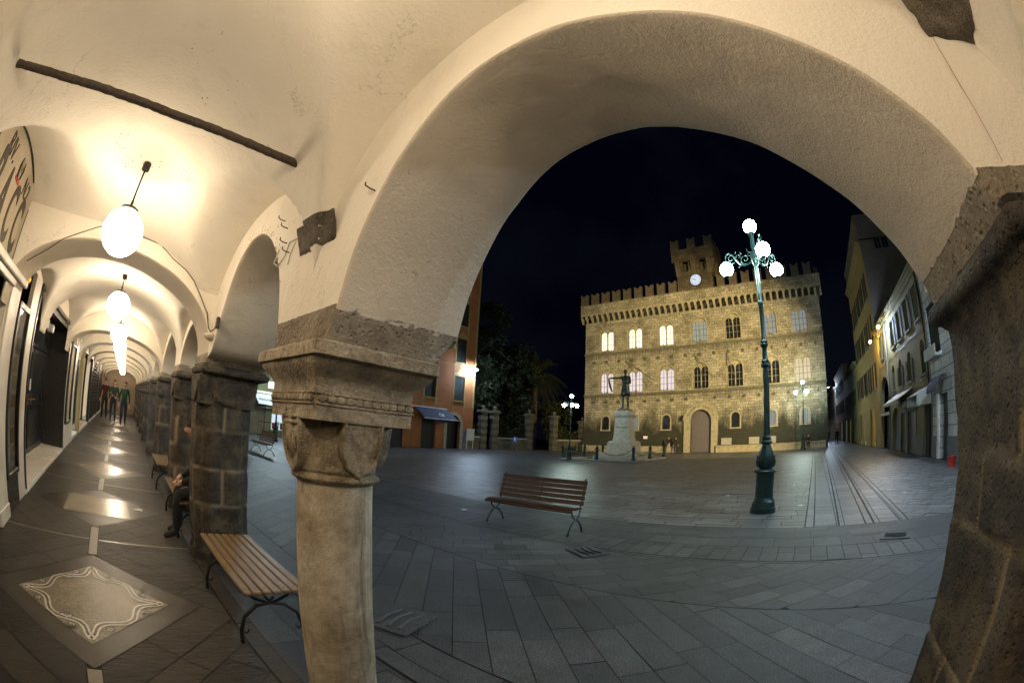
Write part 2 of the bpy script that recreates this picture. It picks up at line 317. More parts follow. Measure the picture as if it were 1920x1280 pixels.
M['bulb']=emis('arcade_globe_glow',ARC,ARC_S); _t=M['bulb'].node_tree; _tr=_t.nodes.new('ShaderNodeBsdfTransparent'); _mx=_t.nodes.new('ShaderNodeMixShader'); _mx.inputs[0].default_value=.34; _b=[n for n in _t.nodes if n.type=='BSDF_PRINCIPLED'][0]; _o=[n for n in _t.nodes if n.type=='OUTPUT_MATERIAL'][0]; _t.links.new(_b.outputs[0],_mx.inputs[1]); _t.links.new(_tr.outputs[0],_mx.inputs[2]); _t.links.new(_mx.outputs[0],_o.inputs[0]); M['fil']=emis('arcade_bulb_glow',ARC,1000.); M['lglobe']=emis('street_globe_glow',LMP,LMP_S); M['wbulb']=emis('wall_lamp_glow',WLL,WLL_S); M['wbulb2']=emis('dimmer_wall_lamp_glow',WLL,WLL_S*.4); M['ybulb']=emis('sodium_lamp_glow',(1,.62,.12),2600.)
M['litc']=emis('lit_pane_cream',(1,.86,.58),1.7); M['litl']=emis('lit_pane_lilac',(.95,.82,.84),.85); M['litd']=emis('dim_pane_greenish',(.62,.74,.60),.42); M['litg']=emis('dim_pane_blue',(.62,.72,.74),.30); M['litw']=emis('lit_pane_warm',(1,.82,.55),.55)
M['shopglow']=emis('shop_window_glow',(.72,.86,1),.9); M['warmglow']=emis('warm_shop_glow',(1,.72,.38),.9); M['clockf']=emis('clock_face_glow',(.75,.85,1),.85); M['grn']=emis('pharmacy_green',(.1,.9,.55),1.6); M['wht']=emis('white_lightbox',(.85,1,.92),1.4)
M['amber']=emis('amber_lens',(1,.45,.06),1.2,(.5,.2,.02))
def text(body,size,mat,parent,loc,rot,name='lettering',ext=.003,sx=1.0,align='CENTER',bold=0.):
    cu=bpy.data.curves.new(name,'FONT'); cu.body=body; cu.size=size; cu.extrude=ext; cu.align_x=align; cu.align_y='CENTER'; cu.offset=bold
    ob=bpy.data.objects.new('tmp_txt',cu); COL.objects.link(ob); dg=bpy.context.evaluated_depsgraph_get(); dg.update()
    me=bpy.data.meshes.new_from_object(ob.evaluated_get(dg)); bpy.data.objects.remove(ob)
    me.materials.clear(); me.materials.append(mat); o=bpy.data.objects.new(name,me); COL.objects.link(o)
    o.parent=parent; KIDS.setdefault(parent.name,[]).append(o); o.location=loc; o.rotation_euler=rot; o.scale=(sx,1,1); return o
# ================================================================== GROUND AND PAVING
def clip(poly,a,b,c):  # keep a*x+b*y<=c
    out=[]
    for i in range(len(poly)):
        p,q=poly[i],poly[(i+1)%len(poly)]; dp=a*p[0]+b*p[1]-c; dq=a*q[0]+b*q[1]-c
        if dp<=0: out.append(p)
        if (dp<0<dq) or (dq<0<dp):
            t=dp/(dp-dq); out.append((p[0]+t*(q[0]-p[0]),p[1]+t*(q[1]-p[1])))
    return out
def area(p): return abs(sum(p[i][0]*p[(i+1)%len(p)][1]-p[(i+1)%len(p)][0]*p[i][1] for i in range(len(p))))/2
def half(region):
    hs=[]; n=len(region); s=sum(region[i][0]*region[(i+1)%n][1]-region[(i+1)%n][0]*region[i][1] for i in range(n))
    r=region if s>0 else region[::-1]
    for i in range(n):
        p,q=r[i],r[(i+1)%n]; dx,dy=q[0]-p[0],q[1]-p[1]; L=math.hypot(dx,dy); hs.append((dy/L,-dx/L,(dy*p[0]-dx*p[1])/L))
    return hs
def pave(mb,region,ang,rw,l0,l1,gap=.007,z=0.,org=(0,0),tilt=.0012):
    ca,sa=math.cos(R(ang)),math.sin(R(ang)); hs=half(region)
    loc=[((x-org[0])*ca+(y-org[1])*sa,-(x-org[0])*sa+(y-org[1])*ca) for x,y in region]
    u0=min(p[0] for p in loc);u1=max(p[0] for p in loc);v0=min(p[1] for p in loc);v1=max(p[1] for p in loc)
    v=math.floor(v0/rw)*rw
    while v<v1:
        u=u0-random.random()*l1
        while u<u1:
            L=random.uniform(l0,l1); q=[(u+gap/2,v+gap/2),(u+L-gap/2,v+gap/2),(u+L-gap/2,v+rw-gap/2),(u+gap/2,v+rw-gap/2)]
            u+=L; P=[(a*ca-b*sa+org[0],a*sa+b*ca+org[1]) for a,b in q]
            for h in hs:
                P=clip(P,h[0],h[1],h[2]-gap/2)
                if len(P)<3: break
            if len(P)>=3 and area(P)>.002:
                tx,ty=random.uniform(-tilt,tilt)*4,random.uniform(-tilt,tilt)*4; cx=sum(p[0] for p in P)/len(P); cy=sum(p[1] for p in P)/len(P); dz=random.uniform(-tilt,tilt)
                mb.poly([(p[0],p[1],z+dz+tx*(p[0]-cx)+ty*(p[1]-cy)) for p in P])
        v+=rw
g=MB(); g.poly([(-150,-150,-.012),(300,-150,-.012),(300,200,-.012),(-150,200,-.012)]); tag(g.build('ground',M['base']),kind='structure')
near=MB(); near.recalc=False
pave(near,[(.87,-6.2),(1.43,-6.2),(1.43,28),(.87,28)],90,.28,.5,.8)
pave(near,[(1.45,-6.2),(1.85,-6.2),(1.85,28),(1.45,28)],90,.4,.55,.95)
pave(near,[(1.86,-6.2),(3.72,-6.2),(3.72,28),(1.86,28)],45,.243,.45,.95,.007)
pave(near,[(3.73,-6.2),(5.2,-6.2),(5.2,28),(3.73,28)],-45,.243,.40,.60,.007)
pave(near,[(5.21,-6.2),(5.29,-6.2),(5.29,28),(5.21,28)],90,.08,.5,.9)
pave(near,[(5.3,-6.2),(6.0,-6.2),(6.0,28),(5.3,28)],0,.225,.7,.7,.010,org=(5.3,0))
pave(near,[(6.01,-6.2),(6.55,-6.2),(6.55,28),(6.01,28)],90,.54,.35,.6)
pave(near,[(6.56,-6.2),(7.3,-6.2),(7.3,28),(6.56,28)],90,.37,.45,.75)
tag(near.build('piazza_paving',M['sq']),kind='structure')
far=MB(); far.recalc=False
L0=lambda x:-.17-.026*(x-6.2); L1=lambda x:-.70-.0386*(x-6); L2=lambda x:-1.24-.0445*(x-6); L3=lambda x:-1.9-.034*(x-6)
X0,X1=7.31,46
pave(far,[(X0,L0(X0)+.08),(X1,L0(X1)+.08),(X1,28.9),(X0,28.9)],90,.30,.45,.95,.013,tilt=.002)
pave(far,[(X0,L0(X0)-.08),(X1,L0(X1)-.08),(X1,L0(X1)+.07),(X0,L0(X0)+.07)],-1.5,.15,.8,1.4,.016,org=(X0,L0(X0)-.08))
pave(far,[(X0,L1(X0)+.03),(X1,L1(X1)+.03),(X1,L0(X1)-.09),(X0,L0(X0)-.09)],-1.5,.5,.35,.6,.014)
pave(far,[(X0,L2(X0)+.09),(X1,L2(X1)+.09),(X1,L1(X1)+.01),(X0,L1(X0)+.01)],-2.2,.55,.4,.6,.014)
pave(far,[(X0,L2(X0)-.07),(X1,L2(X1)-.07),(X1,L2(X1)+.08),(X0,L2(X0)+.08)],-2.4,.15,.8,1.4,.02)
pave(far,[(X0,L3(X0)+.09),(X1,L3(X1)+.09),(X1,L2(X1)-.08),(X0,L2(X0)-.08)],-2.2,.6,.35,.6,.016)
pave(far,[(X0,L3(X0)-.07),(X1,L3(X1)-.07),(X1,L3(X1)+.08),(X0,L3(X0)+.08)],-2.,.15,.8,1.4,.02)
pave(far,[(X0,-6.2),(X1,-6.2),(X1,L3(X1)-.08),(X0,L3(X0)-.08)],48,.26,.4,.6,.016,tilt=.003)
pave(far,[(46.01,-6.2),(110,-6.2),(110,-2.8),(46.01,-2.8)],90,.4,.6,1.2,.02)
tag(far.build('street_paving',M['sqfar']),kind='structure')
# ---- arcade floor: slate laid parallel to diamonds
XC=-.37; YK=[3.16+2.73*k for k in range(-3,17)]; HV=1.365
sl=MB(); sl.recalc=False; bd=MB(); bd.recalc=False; stp=MB(); stp.recalc=False; mar=MB(); mar.recalc=False
for k,yk in enumerate(YK):
    kk=k-3
    for sx in (-1,1):
        um=1.13 if sx<0 else 1.105
        for sy in (-1,1):
            s=.935
            while s<2.5:
                w=.30+.12*random.random(); t=-s-w
                while t<s+w+.1:
                    L=random.uniform(.45,.9)
                    # corners in (s,t) -> u=(s+t)/2,v=(s-t)/2 ; s=u+v,t=u-v
                    P=[((a+b)/2,(a-b)/2) for a,b in ((s+.006,t+.006),(s+w-.006,t+.006),(s+w-.006,t+L*1.4-.006),(s+.006,t+L*1.4-.006))]
                    t+=L*1.4
                    for h in ((-1,0,-.055),(1,0,um),(0,-1,-.0),(0,1,HV-.022)):
                        P=clip(P,*h)
                        if len(P)<3: break
                    if len(P)>=3 and area(P)>.003: 
                        P=[(XC+sx*a,yk+sy*b,random.uniform(-.001,.001)) for a,b in P]; zz=random.uniform(-.001,.0012)
                        P=[(a,b,zz) for a,b,_ in P]
                        sl.poly(P if sx*sy>0 else P[::-1])
                s+=w
            bi=.66 if kk!=1 else .0
            if kk in (0,2) or kk>2 or kk<0:
                P=[(XC+sx*.0,yk+sy*.93),(XC+sx*.93,yk),(XC+sx*.67,yk),(XC,yk+sy*.67)]
                (bd).poly([(a,b,0) for a,b in (P if sx*sy<0 else P[::-1])])
            else:
                P=[(XC,yk+sy*.93),(XC+sx*.93,yk),(XC,yk)]; bd.poly([(a,b,0) for a,b in (P if sx*sy<0 else P[::-1])])
    if kk>=2 or kk<0:
        mar.poly([(XC-.66,yk,0.),(XC,yk-.66,0.),(XC+.66,yk,0.),(XC,yk+.66,0.)])
    for sy in (-1,1):
        a,b=sorted((yk+sy*.935,yk+sy*HV)); stp.poly([(XC-.047,a,0),(XC+.047,a,0),(XC+.047,b-.004,0),(XC-.047,b-.004,0)])
    y=yk+HV
    for a,b in ((-1.49,XC-.055),(XC+.055,.73)): stp.poly([(a,y-.018,.0),(b,y-.018,.0),(b,y+.018,.0),(a,y+.018,.0)])
y1=YK[4]; mar.poly([(-.86,y1-.44,.004),(.10,y1-.44,.004),(.09,y1+.44,.004),(-.84,y1+.44,.004)])
tag(sl.build('arcade_floor',M['slate']),kind='structure')
tag(bd.build('floor_border_slabs',M['border']),kind='structure'); tag(stp.build('floor_strip',M['strip']),kind='structure'); tag(mar.build('floor_marble_panels',M['marble']),kind='structure')
kb=MB(); y=-6.2
while y<46: 
    L=random.uniform(.9,1.3); kb.box(.742,y,-.05,.862,y+L-.008,.004+random.uniform(0,.003)); y+=L
tag(kb.build('kerb_strip',M['slate']),kind='structure')
# mosaic diamond
mz=MB(); mz.recalc=False; y0=YK[3]; D=.66
mz.poly([(XC-D,y0,0),(XC,y0-D,0),(XC+D,y0,0),(XC,y0+D,0)]); 
mz.mi=1
def side_pts(k,f): # f in 0..1 along side, off inward
    cs=[(-D,0),(0,-D),(D,0),(0,D)]; a=cs[k];b=cs[(k+1)%4]; return a,b
def P2(k,t,off):
    a,b=side_pts(k,0); n=(-(a[0]+b[0]),-(a[1]+b[1])); L=math.hypot(*n); n=(n[0]/L,n[1]/L)
    return (XC+a[0]+(b[0]-a[0])*t+n[0]*off, y0+a[1]+(b[1]-a[1])*t+n[1]*off)
for k in range(4):
    for mi,dl,w in ((1,.0,.017),(2,.022,.030),(1,.044,.017)):
        mz.mi=mi; pts=[]
        for i in range(61):
            t=.045+.91*i/60; off=.075+.052*math.cos((t-.5)*2*PI*2.0)*-1+ (.035 if abs(t-.5)>.38 else 0)*((abs(t-.5)-.38)/.12) +dl-.022
            pts.append(P2(k,t,max(off,.012)))
        mz.ribbon(pts,w,.003+.001*(mi==1))
    for tc_,sg in ((.27,1),(.73,-1)):
        for mi,rr,w in ((2,.040,.016),(1,.026,.013)):
            mz.mi=mi; cx,cy=P2(k,tc_+ (0 if sg>0 else 0),.045 if True else .05); pts=[]
            for i in range(26):
                a=i/25*1.6*2*PI*sg; r=rr*(1-.6*i/25); pts.append((cx+r*math.cos(a),cy+r*math.sin(a)))
            mz.ribbon(pts,w*.8,.005)
# two small tied flourishes in the field
for (px,py) in ((-.23,.33),(-.2,-.33)):
    mz.mi=2; pts=[]
    for i in range(21):
        a=-.5+i/20*1.9*PI; pts.append((XC+px+.055*math.cos(a),y0+py+.035*math.sin(a)))
    mz.ribbon(pts,.012,.004)
    mz.mi=1; mz.ribbon([(XC+px-.05+.10*i/8,y0+py-.01+.02*math.sin(i)) for i in range(9)],.010,.005)
tag(mz.build('mosaic_panel',[M['mosaic'],M['mosw'],M['mosd']]),kind='structure')
# ================================================================== ARCADE: wall with arches, vaults
XI,XO=.78,1.45; ZI=1.95; TOP=5.2
big=[(1.5,1.93),(1.49,1.97),(1.44,2.14),(1.37,2.29),(1.26,2.47),(1.17,2.565),(1.08,2.65),(.99,2.715),(.9,2.755),(.8,2.78),(.68,2.79),(.51,2.78),(.42,2.755),(.32,2.72),(.16,2.64),(.08,2.59),(0,2.53),(-.14,2.40),(-.28,2.25),(-.37,2.13),(-.43,2.04),(-.49,1.93)]
b1=[(4.05,1.9),(3.9,1.95),(3.77,2.12),(3.66,2.31),(3.56,2.48),(3.46,2.59),(3.34,2.67),(3.18,2.72),(3.0,2.715),(2.85,2.68),(2.68,2.60),(2.51,2.48),(2.35,2.32),(2.24,2.14),(2.16,1.93)]
def ell(y0,y1,h,zs=1.93,n=18):
    c=(y0+y1)/2; w=(y1-y0)/2; return [(c+w*math.cos(PI*i/n),zs+h*math.sin(PI*i/n)) for i in range(n+1)]
PIL=[(-1.17,-.49),(1.5,2.16),(4.05,4.66),(6.1,6.75),(9.1,9.7)]+[(11.9+2.8*i,12.5+2.8*i) for i in range(12)]
ARCH=[ell(-6.1,-3.8,.8),ell(-3.2,-1.17,.8),big,b1,ell(4.66,6.1,.46),ell(6.75,9.1,.63),ell(9.7,11.9,.6)]+[ell(12.5+2.8*i,14.7+2.8*i,.6) for i in range(11)]
arc=thing('arcade_building','cream plastered arcade with low vaults and round arches open to the square','building',(0,0,0))
aw=MB()
def refine(p,n=3):
    q=[]
    for i in range(len(p)-1):
        # catmull-rom
        a=p[max(i-1,0)];b=p[i];c=p[i+1];d=p[min(i+2,len(p)-1)]
        for j in range(n):
            t=j/n; q.append(tuple(.5*((2*b[k])+(-a[k]+c[k])*t+(2*a[k]-5*b[k]+4*c[k]-d[k])*t*t+(-a[k]+3*b[k]-3*c[k]+d[k])*t**3) for k in (0,1)))
    q.append(p[-1]); return q
wallface=MB(); intr=MB()
for ai,A in enumerate(ARCH):
    A=refine(A,4) if ai in (2,3) else A
    n=len(A); c=(sum(p[0] for p in A)/n,2.0)
    def offp(i,d):
        a=A[max(i-1,0)];b=A[min(i+1,n-1)]; t=(b[0]-a[0],b[1]-a[1]); L=math.hypot(*t) or 1; nx,nz_=(t[1]/L,-t[0]/L)
        if nz_<0 and i not in (0,n-1): nx,nz_=-nx,-nz_
        if i in (0,n-1): nx,nz_=(1 if i==0 else -1),0
        return (A[i][0]+nx*d,A[i][1]+nz_*d)
    K=26 if ai in (2,3) else 6
    xs=[XI,XI+.004]+[XI+.011+(XO-XI-.022)*k/K for k in range(K+1)]+[XO-.004,XO]
    rings=[]
    for xx in xs:
        d=.008 if xx in (XI,XO) else (.002 if (xx<XI+.006 or xx>XO-.006) else 0)
        row=[]
        for i in range(n):
            y,z=offp(i,d) if d else A[i]
            w=.007*fbm(xx,y,z,1.7,ai)+.003*nz3(xx,y,z,7,ai)
            row.append((xx,y,z+w))
        rings.append(row)
    intr.loft(rings,closed=False)
    for xx,row in ((XI,rings[0]),(XO,rings[-1])):
        for i in range(n-1):
            a,b=row[i],row[i+1]; wallface.poly([a,b,(xx,b[1],TOP),(xx,a[1],TOP)] )
edges=[(-6.3,-6.1),(-3.8,-3.2),(-1.17,-1.17)]
ys=sorted([(min(a[0][0],a[-1][0]),max(a[0][0],a[-1][0])) for a in ARCH])
prev=-6.6
for a,b in ys+[(46.4,46.4)]:
    e0,e1=prev-.02 if prev>-6 else prev,a+.02
    for xx in (XI,XO): wallface.poly([(xx,prev+(.008 if prev>-6.2 else 0),1.90),(xx,a-(.008 if a<46 else 0),1.90),(xx,a-(.008 if a<46 else 0),TOP),(xx,prev+(.008 if prev>-6.2 else 0),TOP)])
    wallface.poly([(XI,prev,1.93),(XI,a,1.93),(XO,a,1.93),(XO,prev,1.93)])
    prev=b
wallface.box(XI,-6.6,TOP,XO,46.4,TOP+6)
wallface.build('wall',M['vault'],arc); intr.build('arch_soffit',M['archp'],arc,smooth=True)
# vaults
XA,HA=-.345,1.14
def sell(u,p=2.): return max(0.,1-abs(u)**p)**(1/p)
def smax(a,b,k=.045):
    h=max(k-abs(a-b),0)/k; return max(a,b)+h*h*k*.25
def ceilz(x,y):
    if y<4.05: 
        s=min(max((y-2.9)/1.15,0),1); cr=1.15-.27*s*s
    else: cr=.9
    A=ZI-.02+cr*sell((x-XA)/HA,2.15)
    B=0
    if y<4.06:
        L=[(.5,1.3,1.15,1.15),(3.0 if x>XA else 3.35,1.2,1.0,1.03),(-2.2,1.3,1.05,1.05)]
    elif y<9.1: L=[(5.38,.80,.58,.6),(7.92,1.27,.80,.85)]
    else:
        k=round((y-10.8)/2.8); L=[(10.8+2.8*k,1.2,.78,.8)]
    for c,w,h,hl in L:
        hh=h if x>XA else hl
        B=max(B,ZI-.02+hh*sell((y-c)/w,2.2))
    return smax(A,B)+.006*fbm(x,y,0,1.4,5)
SEG=[(-6.4,4.05),(4.66,9.1),(9.7,11.9)]+[(12.5+2.8*i,14.7+2.8*i) for i in range(12)]
vm=MB()
for si,(a,b) in enumerate(SEG):
    st=.05 if si<2 else .14; ny=int((b-a)/st)+1; nx=56 if si<2 else 22
    rows=[]
    for j in range(ny+1):
        y=a+(b-a)*j/ny; rows.append([(-1.5+(XI+1.5)*(.5-.5*math.cos(PI*i/nx)),y) for i in range(nx+1)])
    vs=[[(x,y,ceilz(x,y)) for x,y in r] for r in rows]; vm.loft(vs,closed=False)
vm.build('vault',M['vault'],arc,smooth=True)
# transverse arches
TR=[(4.05,4.66,2.66,2.95)]+[(9.1,9.7,2.47,3.0)]+[(11.9+2.8*i,12.5+2.8*i,2.5,3.0) for i in range(12)]
for ti,(a,b,zc,_) in enumerate(TR):
    t=MB(); n=40 if ti<2 else 20; c=-.36; w=1.14; P=[]
    for i in range(n+1):
        th=PI*i/n; P.append((c+w*math.cos(th)*1.0,1.93+(zc-1.93)*math.sin(th)**.92))
    rings=[]
    for yy,d in ((a,.015),(a+.012,.004),(a+.04,0),(a+.2,0),((a+b)/2,0),(b-.2,0),(b-.04,0),(b-.012,.004),(b,.015)):
        rings.append([(x+.0,yy,z+d+.006*fbm(x,yy,z,2,ti)) for x,z in P])
    t.loft(rings,closed=False); t.build('arch_soffit',M['archp'],arc,smooth=True)
    f=MB()
    for yy,row in ((a,rings[0]),(b,rings[-1])):
        for i in range(n): p,q=row[i],row[i+1]; f.poly([p,q,(q[0],yy,3.3),(p[0],yy,3.3)])
        f.poly([(-1.5,yy,1.9),(-1.5,yy,3.3),(row[-1][0],yy,3.3),row[-1]])
    f.build('arch_face',M['vault'],arc)
rf=MB(); rf.box(-3,-6.6,3.5,XI-.01,46.4,3.6); rf.box(-3.0,-6.7,0,XO,-6.55,3.5); rf.box(-3.,46.4,0,XO,46.5,3.5); rf.build('upper_floor',M['vault'],arc)
# left wall upper part (above shops) behind the shop fronts
lw=MB(); lw.box(-1.62,-6.5,2.46,-1.502,46.3,3.4)
for a,b in ((4.28,4.70),(5.62,5.76),(9.82,10.1),(11.08,11.3)): lw.box(-1.60,a,.0,-1.503,b,2.46)
lw.build('wall',M['vault'],arc)
# small wall details: broken plaster stones, wires
M['chunk']=stoneM('broken_stone_chunk',[(.07,.055,.038),(.16,.13,.095),(.30,.25,.18)],.02,9,fine=70,pit=1.6)
def lump(name,pts,th,parent,mat,seed=1,sub=8):
    m_=MB(); P=[Vector(p) for p in pts]; rows=[]
    for i in range(sub+1):
        r=[]
        for j in range(sub+1):
            a=P[0].lerp(P[1],j/sub); b=P[3].lerp(P[2],j/sub); p=a.lerp(b,i/sub)
            e=min(i,j,sub-i,sub-j); d=(-.01 if e==0 else th*(.7+.6*fbm(p.x,p.y,p.z,9,seed))); 
            if e==0: p+=Vector((0,nz3(p.x,p.y,p.z,30,seed)*.009,nz3(p.z,p.y,p.x,30,seed+5)*.009))
            xs=.779
            while xs>.3 and ceilz(xs,p.y)<p.z: xs-=.004
            r.append((min(p.x,xs)-d,p.y,p.z))
        rows.append(r)
    m_.loft(rows,closed=False); return m_.build(name,mat,parent,smooth=True)
lump('exposed_stone',[(.772,2.02,2.285),(.772,1.62,2.265),(.735,1.635,2.41),(.735,2.06,2.44)],.007,arc,M['chunk'],3,16)
lump('exposed_stone',[(.77,-.585,2.335),(.765,-.75,2.31),(.70,-.87,2.50),(.74,-.575,2.56)],.010,arc,M['chunk'],8,16)
wr=MB(); pts=[]
for x in [(.70,2.30),(.66,2.36),(.60,2.44),(.51,2.53),(.4,2.61),(.25,2.69),(.08,2.76),(-.1,2.80),(-.3,2.815),(-.6,2.76),(-.8,2.67),(-.95,2.57),(-1.1,2.44),(-1.3,2.30)]: pts.append((x[0],4.042,x[1]+.012*math.sin(x[0]*17)))
wr.tube(pts,.0045,5); wr.tube([(.70,4.04,2.30),(.74,4.02,2.16),(.755,3.96,2.12),(.765,3.86,2.13),(.77,3.76,2.17)],.006,5); wr.box(.755,3.72,2.13,.785,3.78,2.22); wr.build('electric_cable',M['rust'],arc)
w2=MB(); w2.tube([(.77,2.36,2.42),(.75,2.35,2.33),(.76,2.30,2.30),(.77,2.24,2.34),(.77,2.2,2.42),(.772,2.08,2.41)],.0045,6); w2.tube([(.775,2.12,2.40),(.77,2.15,2.33),(.775,2.17,2.28)],.003,5); w2.build('electric_cable',M['canvas'],arc)
w3=MB(); w3.tube([(.776,-.59,1.96),(.777,-.585,2.06),(.777,-.58,2.16),(.778,-.59,2.28),(.778,-.61,2.40),(.778,-.62,2.5)],.0011,4); w3.build('thin_cable',simple('pink_wire',(.35,.12,.1)),arc)
pf=MB(); pf.recalc=False; rd=random.Random(21)
for cx,cy,n_,sp_ in ((-.55,2.90,5,.02),(-.576,3.07,9,.03),(-.40,3.26,26,.07),(-.20,3.20,8,.05),(.097,3.14,20,.055),(.04,3.03,7,.03),(-.05,2.2,5,.03)):
    for _ in range(n_):
        x,y=cx+rd.gauss(0,sp_),cy+rd.gauss(0,sp_); r=rd.uniform(.002,.008); a0=rd.uniform(0,6.28); P=[]
        for j in range(5):
            a=a0+2*PI*j/5; xx,yy=x+r*rd.uniform(.5,1.4)*math.cos(a),y+r*rd.uniform(.5,1.4)*math.sin(a); P.append((xx,yy,ceilz(xx,yy)-.003))
        pf.poly(P)
for _ in range(70):
    y=rd.uniform(2.25,3.45); 
    if rd.random()<.55: y=rd.gauss(2.62,.16)
    base=[q for q in refine(b1,4)]; z0_=min(base,key=lambda q:abs(q[0]-y))[1]; z=z0_+abs(rd.gauss(.02,.05)); r=rd.uniform(.002,.009); a0=rd.uniform(0,6.28)
    pf.poly([(XI-.003,y+r*rd.uniform(.5,1.4)*math.cos(a0+2*PI*j/5),z+r*rd.uniform(.5,1.4)*math.sin(a0+2*PI*j/5)) for j in range(5)])
tag(pf.build('peeled_paint',simple('peeled_paint_spots',(.22,.13,.05),(.10,.07,.04),60,.9),arc),kind='stuff')
def hook(y,z,sc=1.):
    h=MB(); h.tube([(.785,y,z),(.75,y,z),(.735,y+.012*sc,z+.012*sc),(.738,y+.02*sc,z+.03*sc)],.0035,5); h.build('wall_hook',M['rust'],arc)
for y,z in ((2.42,2.63),(2.33,2.55),(2.28,2.44),(1.36,2.40),(2.2,2.36)): hook(y,z)
pk=MB(); pk.lathe([(.002,-.02),(.05,0),(.075,.02),(.08,.04),(.04,.05)],(0,0),16); o=pk.build('plaster_shelf',M['archp'],arc,smooth=True); o.location=(.76,3.92,2.05)
# ================================================================== PILLARS
def chamf(x0,x1,y0,y1,c,step):
    P=[(x0+c,y0),(x1-c,y0),(x1,y0+c),(x1,y1-c),(x1-c,y1),(x0+c,y1),(x0,y1-c),(x0,y0+c)]
    out=[]
    for i in range(8):
        a,b=P[i],P[(i+1)%8]; L=math.hypot(b[0]-a[0],b[1]-a[1]); n=max(1,round(L/step))
        for j in range(n): out.append((a[0]+(b[0]-a[0])*j/n,a[1]+(b[1]-a[1])*j/n))
    return out
def rough_loft(prof,step,amp,frq,seed,courses=None,vj=None,jd=.012,jw=.014,zstep=None,cap=True):
    """prof: list of (x0,x1,y0,y1,chamfer,z) ; subdivided in z by zstep"""
    m_=MB(); rings=[]; cols=[]
    zs=[];P=[]
    for i in range(len(prof)-1):
        a,b=prof[i],prof[i+1]; n=max(1,round(abs(b[5]-a[5])/(zstep or step)))
        for j in range(n): P.append([a[k]+(b[k]-a[k])*j/n for k in range(6)])
    P.append(list(prof[-1]))
    # use same topology: resample by max counts from the widest ring
    w=max(P,key=lambda q:(q[1]-q[0])+(q[3]-q[2])); base=chamf(*w[:5],step)
    cnt=len(base)
    def at(q):
        cx,cy=(q[0]+q[1])/2,(q[2]+q[3])/2; wx,wy=(w[0]+w[1])/2,(w[2]+w[3])/2
        sx=(q[1]-q[0])/(w[1]-w[0]); sy=(q[3]-q[2])/(w[3]-w[2])
        return [(cx+(x-wx)*sx,cy+(y-wy)*sy) for x,y in base]
    for q in P:
        z=q[5]; cx,cy=(q[0]+q[1])/2,(q[2]+q[3])/2; r=[]
        pts=at(q)
        for i,(x,y) in enumerate(pts):
            dx,dy=x-cx,y-cy; L=math.hypot(dx,dy); d=amp*fbm(x,y,z,frq,seed)+amp*.35*nz3(x,y,z,frq*5,seed); wv=0
            if courses:
                k=0
                for ci,cz in enumerate(courses):
                    if z>cz: k=ci+1
                    e=abs(z-cz-.006*nz3(x,y,z,6,seed))
                    if e<jw: wv=max(wv,(1-e/jw)*(.55+.9*nz3(x,y,z,8,seed+9))); d-=jd*(1-e/jw)
                if vj:
                    for f in vj[k%len(vj)]:
                        fi=(i/cnt-f)%1; fi=min(fi,1-fi)*2*((q[1]-q[0])+(q[3]-q[2]))
                        if fi<jw*1.1: wv=max(wv,(1-fi/(jw*1.1))*.7); d-=jd*(1-fi/(jw*1.1))
                d+=.010*nz3(k*7.3+seed,dx*3,dy*3,1.0,seed)
            r.append((x+dx/L*d,y+dy/L*d,z)); cols.append(max(0,min(1,wv)))
        rings.append(r)
    m_.loft(rings,cap=cap); m_.col=cols
    return m_
def lunette(parent,face,c,w,mat,z1,h):
    """semicircular shield hanging on a capital face: face 'y-' or 'x-' or 'y+'"""
    m_=MB(); n=18; P=[(c[0]-w,z1)]+[(c[0]-w*math.cos(PI*i/n),z1-h*math.sin(PI*i/n)) for i in range(1,n)]+[(c[0]+w,z1)]
    q=c[1]
    fn={'y-':lambda a,b,d:(a,q-d,b),'x-':lambda a,b,d:(q-d,a,b),'y+':lambda a,b,d:(a,q+d,b)}[face]
    m_.prism(P,fn,-.05,.02)
    P2_=[(c[0]+(a-c[0])*.86,z1-.012+(b-z1)*.86) for a,b in P]; m_.prism(P2_,fn,.02,.026)
    return m_.build('shield',mat,parent)
